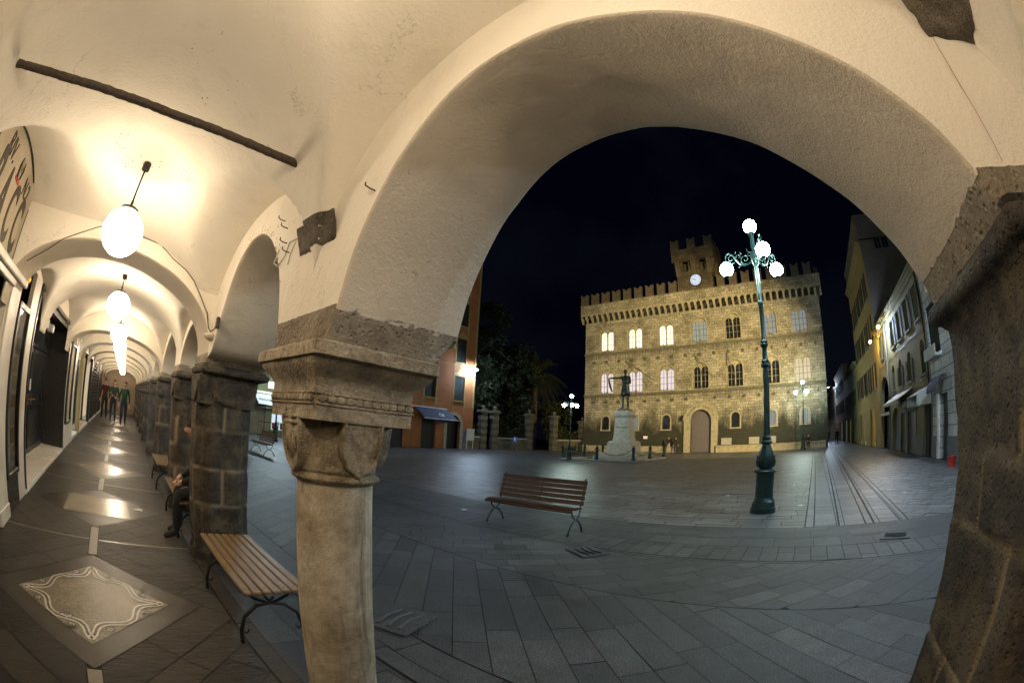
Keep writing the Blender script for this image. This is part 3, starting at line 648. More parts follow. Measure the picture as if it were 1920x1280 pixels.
def pillar(i,y0,y1,label,mat,octo,detail,cap='roll'):
    t=thing('stone_pillar',label,'pillar',(1.05,(y0+y1)/2,0),0,'pillars carrying the arcade arches'); ox,oy=1.05,(y0+y1)/2
    st=detail; a0,a1=y0-oy,y1-oy
    s0=a0+.055; s1=a1-.055; ch=.15 if octo else .035
    courses=[.0+.27+random.uniform(-.05,.05)+.33*k for k in range(4)] if i!=0 else [.16,.52,.86,1.22,1.40]
    vj=[(.07,.33,.6,.85),(.2,.45,.7,.95)] if i<5 else None
    if i==0: sx0,sx1=.735-ox,1.365-ox; s1=-.535-oy
    else: sx0,sx1=.76-ox,1.34-ox
    rough_loft([(sx0-.02,sx1+.02,s0-.02,s1+(.0 if i==0 else .02),ch,-.05),(sx0-.02,sx1+.02,s0-.02,s1+(.0 if i==0 else .02),ch,.10),(sx0,sx1,s0,s1,ch,.15),(sx0,sx1,s0,s1,ch,1.50)],st,.009,4,i,courses,vj).build('shaft',mat,t,smooth=True,angle=50)
    # capital: cushion then moulded abacus, roughcast impost
    c=MB()
    rough_loft([(sx0,sx1,s0,s1,ch,1.50),(sx0-.005,sx1+.005,s0-.005,s1+.005,ch*.8,1.56),(sx0-.015,sx1+.015,s0-.015,s1+.0 if i==0 else s1+.015,.03,1.72),(sx0-.02,sx1+.02,s0-.02,s1+.005 if i==0 else s1+.02,.03,1.76)],st,.006,6,i+20,cap=False).build('capital',mat,t,smooth=True,angle=50)
    if octo:
        lunette(t,'x-',(0,sx0),.20,mat,1.71,.20); lunette(t,'y-',((sx0+sx1)/2,s0),.20,mat,1.71,.20)
    X0_,X1_=.70-ox,1.44-ox; e=a1 if i else -.49-oy
    if i: X0_=.735-ox
    p=[]
    for k in range(9):
        th=PI*k/8; r=.032; p.append((X0_+.03-r*math.sin(th),X1_-.03+r*math.sin(th),a0+.0-r*math.sin(th),e-.03+r*math.sin(th),.012,1.775+.035*(1-math.cos(th))))
    p=[(sx0-.01,sx1+.01,s0-.01,s1+.005,.012,1.755)]+p+[(X0_+.02,X1_-.02,a0+.01,e-.02,.012,1.86)]
    rough_loft(p,st,.004,7,i+40).build('abacus',mat,t,smooth=True,angle=60)
    zt=1.90 if i==0 else 1.945
    rough_loft([(.76-ox,1.42-ox,a0+.015,a1-.02,.01,1.845),(.777-ox,1.455-ox,a0-.004,a1+.004,.01,1.95)],min(st,.014) if i==0 else st,.0055,26,i+60,zstep=st).build('impost',M['roughcast'],t,smooth=True,angle=60)
    return t
pn=['dark block-built pillar at the right edge of the view, nearest to the camera','','weathered dark octagonal pillar with the seated person beside it','dark pillar with rounded lunette capital just behind the octagonal one',
 'grey pillar under the bluish lit arch, fourth of the arcade row']
ordn=['','first','second','third','fourth','fifth','sixth','seventh','eighth','ninth','tenth','eleventh','twelfth','thirteenth','fourteenth','fifteenth','sixteenth','seventeenth']
for i,(a,b) in enumerate(PIL):
    if i==1: continue
    lb=pn[i] if i<5 else 'grey stone pillar far down the arcade, %s in the row counted from the carved column'%ordn[i]
    pillar(i,a,b,lb,M['darkstone'] if i in(0,2,3) else M['greystone'],i not in (0,),.022 if i in (0,) else .028 if i==2 else .05 if i<5 else .12)
# ---- carved round column
CX,CY=.99,1.775
col=thing('carved_column','round marble column with carved shield capital in the foreground','column',(CX,CY,0))
def ringcyl(prof,seg,amp,frq,seed,fnr=None):
    m_=MB(); rings=[]
    for r,z in prof:
        row=[]
        for j in range(seg):
            th=2*PI*j/seg; rr=r+(fnr(th,z) if fnr else 0); x,y=rr*math.cos(th),rr*math.sin(th); d=amp*fbm(x,y,z,frq,seed); row.append((x+math.cos(th)*d,y+math.sin(th)*d,z))
        rings.append(row)
    m_.loft(rings,cap=True); return m_
pr=[(.205,-.05),(.205,.05),(.19,.07)]+[(.176+.004*math.sin(PI*k/40),.09+1.16*k/40) for k in range(41)]
ringcyl(pr,72,.0035,4,1).build('shaft',M['shaft'],col,smooth=True,angle=60)
pr=[(.18,1.232),(.188,1.236)]+[(.188+.017*math.sin(PI*k/8),1.238+.034*k/8) for k in range(9)]+[(.186,1.274),(.187,1.28)]+[(.188+.012*k/12,1.28+.23*k/12) for k in range(13)]
ringcyl(pr,160,.004,8,2,lambda th,z: .005*math.sin(46*th+z*230) if 1.24<z<1.271 else 0).build('necking',M['colcap'],col,smooth=True)
HB=.243
blk=rough_loft([(-HB,HB,-HB,HB,.012,1.50),(-HB,HB,-HB,HB,.012,1.53),(-HB-.004,HB+.004,-HB-.004,HB+.004,.01,1.565),(-HB,HB,-HB,HB,.012,1.57),(-HB,HB,-HB,HB,.012,1.645),(-HB-.012,HB+.012,-HB-.012,HB+.012,.012,1.665),(-HB-.05,HB+.05,-HB-.07,HB+.07,.012,1.715),(-HB-.055,HB+.055,-HB-.075,HB+.075,.012,1.73)],.016,.004,12,3,zstep=.014)
blk.build('capital',M['colcap'],col,smooth=True,angle=45)
rough_loft([(-HB-.05,HB+.05,-HB-.08,HB+.08,.012,1.728),(-.31,.31,-.345,.345,.014,1.738),(-.31,.31,-.345,.345,.014,1.785),(-.30,.30,-.335,.335,.012,1.793)],.016,.006,9,4,zstep=.012).build('abacus',M['colcap'],col,smooth=True,angle=50)
rough_loft([(.765-CX,1.31-CX,1.515-CY,2.13-CY,.01,1.785),(.777-CX,1.455-CX,1.496-CY,2.164-CY,.01,1.952)],.010,.0065,34,5,zstep=.010).build('impost',M['roughcast'],col,smooth=True,angle=60)
# band of beads around the block
bm_=MB()
for fc in range(4):
    for k in range(-5,6):
        u=k*.043; d=HB+.006
        pts={0:(u,-d),1:(-d,u),2:(u,d),3:(d,u)}[fc]
        ax=(1,0,0) if fc in(0,2) else (0,1,0)
        rings=[]
        for rr,dd in ((.019,-.004),(.019,.004),(.013,.008),(.001,.009)):
            row=[]
            for j in range(14):
                a=2*PI*j/14; uu=rr*1.05*math.cos(a); zz=1.583+rr*math.sin(a)*.85
                if fc==0: row.append((pts[0]+uu,pts[1]-dd,zz))
                elif fc==1: row.append((pts[0]-dd,pts[1]+uu,zz))
                elif fc==2: row.append((pts[0]+uu,pts[1]+dd,zz))
                else: row.append((pts[0]+dd,pts[1]+uu,zz))
            rings.append(row)
        bm_.loft(rings,cap=True)
for z_ in (1.562,1.604): 
    for a,b in (((-HB,-HB),(HB,-HB)),((-HB,-HB),(-HB,HB)),((HB,-HB),(HB,HB)),((-HB,HB),(HB,HB))):
        ox_=-.004 if a[0]==b[0]==-HB else (.004 if a[0]==b[0]==HB else 0); oy_=-.004 if a[1]==b[1]==-HB else (.004 if a[1]==b[1]==HB else 0)
        bm_.tube([(a[0]+ox_,a[1]+oy_,z_),(b[0]+ox_,b[1]+oy_,z_)],.0055,8)
bm_.build('bead_moulding',M['colcap'],col,smooth=True,angle=60)
# shields
SH=[(-.088,0),(-.088,-.09),(-.078,-.145),(-.05,-.19),(0,-.225),(.05,-.19),(.078,-.145),(.088,-.09),(.088,0),(.045,0),(.045,.03),(-.045,.03),(-.045,0)]
def dens(P,n=4):
    o=[]
    for i in range(len(P)):
        a,b=P[i],P[(i+1)%len(P)]
        for j in range(n): o.append((a[0]+(b[0]-a[0])*j/n,a[1]+(b[1]-a[1])*j/n))
    return o
def shield(fc,scale,relief):
    m_=MB(); Z0=1.515; P=dens([(a*scale,b*scale) for a,b in SH])
    def fn(a,b,d):
        dd=HB-.018+d+ max(0,-b)*(-.12); 
        return {0:(a,-dd,Z0+b),1:(-dd,-a,Z0+b),2:(a,dd,Z0+b),3:(dd,a,Z0+b)}[fc]
    sc=lambda k:[(a*k,(b+.08)*k-.08) for a,b in P]
    rings=[]
    for k,d in ((.99,-.045),(1.0,.0),(1.0,.016),(.965,.022),(.90,.022),(.88,.012),(.5,.012),(.02,.012)):
        rings.append([fn(a,b,d+.0025*nz3(a,b,d,40,fc)) for a,b in sc(k)])
    m_.loft(rings,cap=True); t=m_.build('shield',M['colcap'],col,smooth=True,angle=50)
    if relief:
        r=MB()
        def bar(p,q,w):
            r.tube([fn(p[0],p[1],.016),fn((p[0]+q[0])/2,(p[1]+q[1])/2,.020),fn(q[0],q[1],.016)],[w*1.1,w*1.4,w*1.1],6)
        bar((0,.0),(0,-.17),.0075); bar((-.05,-.035),(.05,-.035),.0065); bar((-.02,-.075),(-.045,-.16),.005); bar((.025,-.08),(.045,-.15),.005); bar((-.02,-.1),(-.005,-.19),.004); bar((.02,-.1),(.012,-.18),.004)
        for q in ((0,.018),(-.058,-.035),(.058,-.035)): r.sphere(fn(q[0],q[1],.012),.009,8,6)
        pts=[fn(.025+.02*math.cos(a),-.09+.02*math.sin(a),.013) for a in [i/8*PI for i in range(-3,9)]]; r.tube(pts,.004,5)
        r.build('carving',M['colcap'],t,smooth=True)
for fc in range(4): shield(fc,1.1 if fc==0 else 1.12,fc==1)
# ---- tie rod
tr=MB(); pts=[];rr=[]
for k in range(121):
    x=-1.22+1.84*k/120; pts.append((x,1.85+.004*nz3(x,0,0,5),2.675+.006*nz3(x,3,0,4)-.0)); rr.append(.0215+.0035*nz3(x,0,2,26)+.002*nz3(x,5,2,60))
tr.tube(pts,rr,10); tag(tr.build('tie_rod',M['rust'],None,smooth=True),'rusty iron tie rod spanning the vault near the ceiling','tie rod')
# ================================================================== PENDANT LAMPS
LY=[(-2.3,2.5),(.45,2.5),(3.2,2.51),(5.8,2.44),(8.45,2.40)]+[(10.8+2.8*i,2.38) for i in range(12)]
def pend(lab,hi):
    t=thing('pendant_lamp',lab,'lamp',(0,0,0),0,'pendant globe lamps hanging along the arcade'); s=24 if hi else 12
    m_=MB(); m_.lathe([(.001,.160),(.04,.160),(.068,.155),(.078,.163),(.076,.178),(.03,.19),(.012,.2),(.010,.24)],(0,0),s); m_.build('globe_cap',M['iron'],t,smooth=True,angle=40)
    m_=MB(); m_.tube([(0,0,.20),(0,0,.49)],.0075,8); m_.build('rod',M['iron'],t,smooth=True)
    m_=MB(); m_.lathe([(.012,.455),(.034,.458),(.036,.465),(.036,.51),(.02,.53)],(0,0),s); m_.build('canopy',M['iron'],t,smooth=True,angle=40)
    m_=MB(); m_.sphere((0,0,0),.172,s+8,16 if hi else 10,1.0); m_.build('globe',M['bulb'],t,smooth=True)
    m_=MB(); m_.sphere((0,0,.01),.03,12,8); m_.build('bulb',M['fil'],t,smooth=True)
    return t
p0=pend('largest pendant globe lamp, nearest in view, its shadow ring on the vault above',True)
names={0:None}
first=True
for i,(y,z) in enumerate(LY):
    zc=ceilz(-.28,y)
    if i==2: o=p0
    else:
        o=copy_tree(p0); o['label']={0:'pendant globe lamp behind the camera in the arcade',1:'pendant globe lamp overhead between the carved column and the right pillar'}.get(i,'%s pendant globe lamp of the arcade row, counted from the largest'%ordn[i-1] )
    o.location=(-.28,y,z)
    for ch in KIDS[o.name]:
        n=ch.name.split('.')[0]
        if n=='canopy': ch.location.z=zc-z-.515
        if n=='rod': ch.scale.z=1.0; ch.location.z=0 if zc-z<.53 else (zc-z-.50)*.5
        if n=='rod' and zc-z>.5: ch.scale.z=(zc-z-.2)/.29; ch.location.z=.20-.20*ch.scale.z
# ================================================================== BENCHES
def slatbox(m_,x0,y0,z0,x1,y1,z1): m_.bbox(x0,y0,z0,x1,y1,z1,.006)
def bench_flat(name,label,loc,length,nsl=7,width=.46):
    t=thing(name,label,'bench',loc,0,'backless slatted benches between the arcade pillars')
    w=width/nsl
    for k in range(nsl):
        m_=MB(); slatbox(m_,-width/2+k*w+.006,-length/2,.41,-width/2+(k+1)*w-.006,length/2,.435); 
        o=m_.build('slat',M['slat'],t)
    bl=MB(); bl.sphere((0,0,0),.006,8,4,.5); b0=None
    for y in (-length/2+.06,length/2-.06):
        for k in range(nsl):
            if b0 is None: b0=bl.build('bolt',M['greenb'],t); q=b0
            else: q=b0.copy(); COL.objects.link(q); q.parent=t; KIDS[t.name].append(q)
            q.location=(-width/2+(k+.5)*w,y,.4355)
    for s in (-1,1):
        y=s*(length/2-.16); m_=MB()
        m_.bbox(-.21,y-.02,.385,.21,y+.02,.409,.004)
        for q in (-1,1):
            m_.tube([(q*.19,y,.39),(q*.12,y,.33),(q*.03,y,.29),(-q*.0,y,.285)],.011,8)
            m_.tube([(0,y,.285),(q*.10,y,.27),(q*.19,y,.20),(q*.225,y,.10),(q*.23,y,.0)],[.012,.013,.014,.015,.017],8)
            m_.tube([(q*.225,y,.10),(q*.19,y,.07),(q*.17,y,.1)],.007,6)
        m_.tube([(-.03,y,.33),(0,y,.30),(.03,y,.33)],.01,6)
        m_.build('leg',M['iron'],t,smooth=True,angle=50)
    m_=MB(); m_.tube([(0,-length/2+.16,.29),(0,length/2-.16,.29)],.010,6); m_.build('stretcher',M['iron'],t)
    return t
bench_flat('slatted_bench','slatted bench between the carved column and the octagonal pillar, nearest to the camera',(.93,3.03,0),1.26)
bench_flat('slatted_bench','slatted bench the person sits on, beyond the octagonal pillar',(.90,5.50,0),1.5)
bench_flat('slatted_bench','slatted bench beyond the seated person, farthest of the arcade benches in view',(.88,7.95,0),1.3)
def bench_back(label,loc):
    t=thing('park_bench',label,'bench',loc,0,'benches with backrests standing in the square'); Lh=.83
    # faces -x. seat curve
    sl=[(-.215,.385,20),(-.165,.412,8),(-.10,.42,0),(-.035,.418,-3),(.03,.41,-5),(.09,.405,-6)]
    st=MB()
    for i,(x,z,a) in enumerate(sl):
        ca,sa=math.cos(R(a)),math.sin(R(a)); q=[(-.028,-.011),(.028,-.011),(.028,.011),(-.028,.011)]
        st.prism([(x+u*ca+v*sa,z-u*sa*-1+v*ca) if False else (x+u*ca-v*sa,z+u*sa+v*ca) for u,v in q],lambda A,B,d:(A,d,B),-Lh,Lh)
    st.build('seat',M['slatd'],t)
    bk=MB()
    for x,z in ((.155,.475),(.178,.555),(.20,.635),(.222,.715),(.243,.79)):
        a=R(74); ca,sa=math.cos(a),math.sin(a); q=[(-.034,-.010),(.034,-.010),(.034,.010),(-.034,.010)]
        bk.prism([(x+u*ca-v*sa,z+u*sa+v*ca) for u,v in q],lambda A,B,d:(A,d,B),-Lh,Lh)
    bk.build('backrest',M['slatd'],t)
    for y in (-Lh+.04,Lh-.04):
        m_=MB()
        m_.tube([(-.235,y,.37),(-.20,y,.385),(-.1,y,.40),(.03,y,.392),(.11,y,.395),(.15,y,.45),(.19,y,.58),(.235,y,.74),(.262,y,.84),(.285,y,.85)],.014,8)
        m_.tube([(-.13,y,.395),(-.10,y,.30),(-.02,y,.235),(0.01,y,.23)],.013,8); m_.tube([(.14,y,.40),(.11,y,.30),(.04,y,.235),(0.01,y,.23)],.013,8)
        m_.tube([(0.01,y,.23),(-.07,y,.20),(-.15,y,.12),(-.19,y,.05),(-.21,y,.0)],[.013,.014,.015,.016,.019],8)
        m_.tube([(0.01,y,.23),(.09,y,.20),(.17,y,.12),(.205,y,.05),(.225,y,.0)],[.013,.014,.015,.016,.019],8)
        m_.build('leg',M['greenb'],t,smooth=True)
    m_=MB(); m_.tube([(.165,0,.44),(.205,0,.6),(.255,0,.81)],.009,6); m_.build('backrest_brace',M['greenb'],t)
    return t
b1_=bench_back('brown slatted bench with green iron legs alone in the middle of the square',(5.85,4.10,0))
b2_=copy_tree(b1_); b2_.location=(5.6,15.9,0); b2_['label']='small far bench with backrest seen between the octagonal pillar and the carved column'
# ================================================================== STREET LAMPS
def street_lamp(label,loc,sc=1.,hi=True,rot=0):
    t=thing('street_lamp',label,'street lamp',loc,rot,'four-globe cast iron street lamps'); t.scale=(sc,sc,sc); s=28 if hi else 14
    m_=MB(); pr=[(.27,0),(.27,.10),(.255,.11),(.25,.19),(.235,.20),(.24,.215),(.225,.24),(.20,.27),(.195,.30)]
    m_.lathe(pr,(0,0),s); m_.build('base',M['green'],t,smooth=True,angle=35)
    m_=MB(); rings=[]
    for z in [.29+.05*k for k in range(11)]: rings.append([((.178+(.008 if (j%4<2) else 0))*math.cos(2*PI*j/64),(.178+(.008 if (j%4<2) else 0))*math.sin(2*PI*j/64),z) for j in range(64)])
    m_.loft(rings,cap=True); m_.lathe([(.19,.775),(.215,.785),(.245,.80),(.25,.82),(.235,.835),(.2,.85),(.15,.86)],(0,0),s); m_.build('pedestal',M['green'],t,smooth=True,angle=40)
    m_=MB(); rings=[]
    vp=[(.12,.85),(.145,.90),(.165,.96),(.17,1.02),(.16,1.10),(.135,1.18),(.11,1.25),(.09,1.31),(.085,1.34)]
    for r,z in vp: rings.append([(r*(1+.07*math.cos(8*2*PI*j/64)*(1 if .88<z<1.3 else 0))*math.cos(2*PI*j/64),r*(1+.07*math.cos(8*2*PI*j/64)*(1 if .88<z<1.3 else 0))*math.sin(2*PI*j/64),z) for j in range(64)])
    m_.loft(rings,cap=True); m_.lathe([(.085,1.33),(.115,1.345),(.125,1.37),(.115,1.40),(.085,1.42),(.10,1.45),(.10,1.47),(.075,1.49),(.07,1.52)],(0,0),s)
    for k in range(8):
        a=2*PI*k/8; m_.tube([(.165*math.cos(a),.165*math.sin(a),.9),(.19*math.cos(a),.19*math.sin(a),.98),(.175*math.cos(a),.175*math.sin(a),1.08),(.195*math.cos(a),.195*math.sin(a),1.13)],[.02,.022,.016,.006],6)
    m_.build('vase',M['green'],t,smooth=True,angle=60)
    m_=MB(); rings=[]
    for k in range(61):
        z=1.5+1.36*k/60; r=.066-.008*k/60; rings.append([((r+.006*math.sin(5*(2*PI*j/30)+z*14))*math.cos(2*PI*j/30),(r+.006*math.sin(5*(2*PI*j/30)+z*14))*math.sin(2*PI*j/30),z) for j in range(30)])
    m_.loft(rings,cap=True)
    m_.lathe([(.06,2.82),(.09,2.84),(.10,2.87),(.085,2.90),(.07,2.93),(.085,2.95),(.07,2.97),(.055,3.0),(.05,3.2),(.075,3.25),(.088,3.28),(.07,3.31),(.08,3.34),(.05,3.38),(.047,4.08),(.062,4.10),(.065,4.14),(.05,4.17),(.042,4.2),(.040,4.95)],(0,0),s)
    m_.build('post',M['green'],t,smooth=True,angle=45)
    m_=MB(); m_.lathe([(.04,4.93),(.06,4.96),(.085,5.03),(.095,5.12),(.08,5.2),(.06,5.25),(.05,5.30),(.05,5.62),(.075,5.66),(.085,5.70),(.06,5.72)],(0,0),s); m_.build('hub',M['green'],t,smooth=True,angle=45)
    for k,a in enumerate((80-0,-37.5,-159)):
        ca,sa=math.cos(R(a)),math.sin(R(a)); A=MB(); P=lambda r,z:(r*ca,r*sa,z)
        def sp(cr,cz,r0,r1,a0,a1,w0=.014,w1=.008,n=22):
            A.tube([P(cr+(r0+(r1-r0)*i/n)*math.cos(a0+(a1-a0)*i/n),cz+(r0+(r1-r0)*i/n)*math.sin(a0+(a1-a0)*i/n)) for i in range(n+1)],[w0+(w1-w0)*i/n for i in range(n+1)],7)
        A.tube([P(.07,5.08),P(.15,5.02),P(.26,5.0),P(.37,5.06),P(.45,5.17),P(.52,5.29),P(.60,5.35),P(.67,5.33),P(.70,5.26),P(.70,5.18)],[.02,.02,.019,.018,.017,.016,.016,.015,.014,.016],9)
        sp(.23,5.14,.115,.02,-PI/2,2.2*PI); sp(.56,5.22,.09,.02,2.3,-3.2); sp(.38,5.22,.07,.015,-.6,4.8,.010,.006); sp(.10,5.24,.05,.012,-1.2,4.0,.009,.006)
        for (r,z,dr,dz) in ((.34,5.02,.06,-.05),(.45,5.30,-.03,.07),(.30,5.27,.05,.05),(.15,5.30,.02,.07),(.5,5.12,.05,-.03)): A.tube([P(r,z),P(r+dr*.5,z+dz*.6),P(r+dr,z+dz)],[.014,.012,.002],6)
        ar=A.build('arm',M['green'],t,smooth=True,angle=60)
        c=MB(); c.lathe([(.02,5.19),(.03,5.16),(.055,5.14),(.06,5.13)],(0.70*ca,.70*sa),14); c.build('globe_fitting',M['green'],t,smooth=True); c=MB(); c.lathe([(.055,4.86),(.06,4.85),(.05,4.83),(.01,4.82)],(0.70*ca,.70*sa),14); c.build('globe_fitting',M['green'],t,smooth=True)
        gl=MB(); gl.sphere((.70*ca,.70*sa,5.0),.152,s-4,14); gl.build('globe',M['lglobe'],t,smooth=True)
    gl=MB(); gl.sphere((0,0,5.85),.152,s-4,14); gl.build('globe',M['lglobe'],t,smooth=True)
    return t
street_lamp('tall ornate four-globe lamp post in front of the palace, nearest of the square lamps',(8.86,.77,0))
street_lamp('small far four-globe lamp post to the left of the statue railing',(25.75,15.3,0),.74,False,.3)
street_lamp('far four-globe lamp post against the right end of the palace',(42.6,0.,0),1.06,False,.1)
street_lamp('dark four-globe lamp post before the white shop, seen behind the carved column',(9.0,23.4,0),.72,False,.5)
def wall_lantern(label,loc,wall,mat,power_mat_name=None,arm=.7):
    t=thing('wall_lantern',label,'wall lamp',loc,0,'lanterns on wall brackets'); d=Vector(wall)
    m_=MB(); m_.tube([tuple(d*arm+Vector((0,0,.18))),tuple(d*arm*.5+Vector((0,0,.30))),(0,0,.22),(0,0,.12)],.018,6); m_.lathe([(.02,.2),(.10,.12),(.14,.08),(.13,.06),(.02,.06)],(0,0),14); m_.build('bracket',M['iron'],t,smooth=True,angle=50)
    m_=MB(); m_.sphere((0,0,0),.075,16,10); m_.build('bulb',mat,t,smooth=True)
    return t
wall_lantern('cold white lantern high on the yellow building at the right',(27.8,-5.55,7.4),(0,-1,0),M['wbulb'])
wall_lantern('orange sodium lantern on the wall below the cold white one',(31.9,-5.55,7.3),(0,-1,0),M['ybulb'])
wall_lantern('bright white lantern at the corner of the red building',(30.0,28.2,7.5),(0,1,0),M['wbulb'])
wall_lantern('cold lantern out of view on the south side near the arcade',(9.5,-5.6,7.0),(0,-1,0),M['wbulb'])
wall_lantern('cold lantern out of view on the arcade front above the square',(2.3,-5.2,7.2),(-1,0,0),M['wbulb2'])
wall_lantern('cold lantern above the white shop on the north side',(11.4,28.3,6.2),(0,1,0),M['wbulb'])
wall_lantern('small distant white lantern at the end of the street',(80,-4.9,9.0),(0,-1,0),M['wbulb'])
# palace floodlights, mounted on the roofs opposite
def spot(loc,target,power,size,blend,col,rad=.25):
    l=bpy.data.lights.new('floodlight','SPOT'); l.energy=power; l.color=col; l.spot_size=R(size); l.spot_blend=blend; l.shadow_soft_size=rad
    o=bpy.data.objects.new('floodlight',l); COL.objects.link(o); o.location=loc; o.rotation_euler=(Vector(target)-Vector(loc)).to_track_quat('-Z','Y').to_euler()
spot((17,-6.6,9.6),(46,12.5,7.6),FLOOD_W*1.3,54,.75,FLOOD)
spot((30,28.4,11.5),(46,14,9),FLOOD_W*.05,60,.6,FLOOD)
spot((22,-6.5,9.4),(30,12,3),FLOOD_W*.13,26,.6,FLOOD)
# ================================================================== FACADE TOOLS
def facade(mb,u0,u1,z0,z1,ops,th=.3,front=0.0):
    us=sorted({u0,u1,*[o[0] for o in ops],*[o[1] for o in ops]}); zs=sorted({z0,z1,*[o[2] for o in ops],*[o[3] for o in ops]})
    us=[u for u in us if u0<=u<=u1]; zs=[z for z in zs if z0<=z<=z1]
    for i in range(len(us)-1):
        for j in range(len(zs)-1):
            cu,cz=(us[i]+us[i+1])/2,(zs[j]+zs[j+1])/2
            if any(o[0]<cu<o[1] and o[2]<cz<o[3] for o in ops): continue
            mb.poly([(us[i],front,zs[j]),(us[i+1],front,zs[j]),(us[i+1],front,zs[j+1]),(us[i],front,zs[j+1])])
    for o in ops:
        a,b,c,d=o[:4]; arch=len(o)>4 and o[4]; r=(b-a)/2; m_=(a+b)/2
        zt=d-r if arch else d
        y0_,y1_=front,front+th
        mb.poly([(a,y0_,c),(a,y1_,c),(a,y1_,zt),(a,y0_,zt)]); mb.poly([(b,y0_,c),(b,y0_,zt),(b,y1_,zt),(b,y1_,c)])
        if c>z0+.01: mb.poly([(a,y0_,c),(b,y0_,c),(b,y1_,c),(a,y1_,c)])
        if arch:
            n=14; P=[(m_-r*math.cos(PI*k/n),zt+r*math.sin(PI*k/n)) for k in range(n+1)]
            for k in range(n):
                p,q=P[k],P[k+1]; mb.poly([(p[0],y0_,p[1]),(q[0],y0_,q[1]),(q[0],y0_,d),(p[0],y0_,d)]); mb.poly([(p[0],y0_,p[1]),(p[0],y1_,p[1]),(q[0],y1_,q[1]),(q[0],y0_,q[1])])
        else: mb.poly([(a,y0_,d),(b,y0_,d),(b,y1_,d),(a,y1_,d)])
    return mb
def archpoly(a,b,c,d,n=14):
    r=(b-a)/2; m_=(a+b)/2; return [(a,c),(b,c)]+[(m_+r*math.cos(PI*k/n),d-r+r*math.sin(PI*k/n)) for k in range(n+1)]
XZ=lambda a,b,d:(a,d,b)
def arch_trim(mb,a,b,c,d,w,y0_,y1_,legs=True,n=20):
    r=(b-a)/2; m_=(a+b)/2; zt=d-r
    I=([(a,c)] if legs else [])+[(m_-r*math.cos(PI*k/n),zt+r*math.sin(PI*k/n)) for k in range(n+1)]+([(b,c)] if legs else [])
    O=([(a-w,c)] if legs else [])+[(m_-(r+w)*math.cos(PI*k/n),zt+(r+w)*math.sin(PI*k/n)) for k in range(n+1)]+([(b+w,c)] if legs else [])
    rings=[[(p[0],y1_,p[1]) for p in I],[(p[0],y0_,p[1]) for p in I],[(p[0],y0_,p[1]) for p in O],[(p[0],y1_,p[1]) for p in O]]
    mb.loft(rings,closed=False)
# ================================================================== PALACE
M['course']=simple('shaded_course_stone',(.16,.145,.095),(.07,.065,.045),5,.9,.01,18)  # courses coloured dark for the shadow and plants along them
pal=thing('palace','large crenellated stone palace with clock tower and twin arched windows, floodlit yellow','palace',(46,25.5,0),R(-90))
U=lambda y:25.5-y; PW=28.15
by=[22.63,19.0,15.2,11.25,7.4,3.35,-.15]
ops=[]; 
for y in by:
    u=U(y); ops+=[(u-.88,u+.88,6.72,9.5,True),(u-.88,u+.88,11.7,14.45,True)]
gy=[22.63,19.02,15.22,7.4,3.4,-.18]
for y in gy: ops.append((U(y)-.46,U(y)+.46,2.55,4.06,True))
du=U(11.2); ops.append((du-1.17,du+1.17,0,4.5,True))
w=MB(); facade(w,0,PW,0,15.35,ops,.5); w.poly([(0,0,0),(0,18,0),(0,18,15.35),(0,0,15.35)]); w.poly([(PW,0,0),(PW,18,0),(PW,18,15.35),(PW,0,15.35)]); w.build('wall',M['palace'],pal)
# scarp at the foot
w=MB(); 
for a,b in ((-.1,du-2.0),(du+1.62,PW+.05)):
    w.add([(a,-.45,0),(b,-.45,0),(b,-.0,2.2),(a,-.0,2.2),(a,.1,0),(b,.1,0)],[(0,1,2,3),(0,3,4),(1,5,2)])
w.build('scarp',M['palace'],pal)
for z in (6.5,11.42):
    w=MB(); w.box(-.06,-.16,z-.10,PW+.06,.0,z+.10); w.box(-.02,-.09,z-.18,PW+.02,.0,z-.10); w.build('string_course',M['course'],pal)
pw=MB(); pw.box(-.45,-.47,16.35,PW+.45,18,17.35); pw.box(-.5,-.52,17.35,PW+.5,18.,17.47); pw.build('parapet',M['palace'],pal)
# machicolation: corbels with little arches
n=40; sp=(PW+.9)/n
ar=MB(); 
for i in range(n):
    a=-.45+i*sp; P=archpoly(a+.13,a+sp-.13,15.75,16.2,8)
    # arched front plate above corbels
    r=(sp-.26)/2; m_=a+sp/2
    pts=[(a,15.95),(a+.13,15.95)]+[(m_-r*math.cos(PI*k/8),15.95+r*math.sin(PI*k/8)) for k in range(9)][1:-1]+[(a+sp-.13,15.95),(a+sp,15.95),(a+sp,16.35),(a,16.35)]
    ar.prism(pts,XZ,-.45,-.38)
ar.box(-.43,-.37,16.2,PW+.43,0,16.34)
ar.build('corbel_arcade',M['palacetrim'],pal)
cb=MB(); cb.prism([(0,0),(-.45,.65),(-.45,.72),(0,.72)],lambda a,b,d:(d,a,b),-.11,.11); c0=None
for i in range(n+1):
    if c0 is None: c0=cb.build('corbel',M['palacetrim'],pal); q=c0
    else: q=c0.copy(); COL.objects.link(q); q.parent=pal; KIDS[pal.name].append(q)
    q.location=(-.45+i*sp if 0<i<n else (-.33 if i==0 else PW+.33),0,15.23)
def merlon_mb(wd,h,th):
    m_=MB(); m_.prism([(0,0),(wd,0),(wd,h*.8),(wd+.04,h),(wd*.78,h*.97),(wd*.5,h*.80),(wd*.22,h*.97),(-.04,h),(0,h*.8)],XZ,0,th); return m_
mm=merlon_mb(.88,1.38,.45); m0=None
k=0; u=-.42
while u<PW-.3:
    if not (11.2<u<16.3):
        if m0 is None: m0=mm.build('merlon',M['merl'],pal); q=m0
        else: q=m0.copy(); COL.objects.link(q); q.parent=pal; KIDS[pal.name].append(q)
        q.location=(u,-.5,17.47)
    u+=1.435
sm=MB()
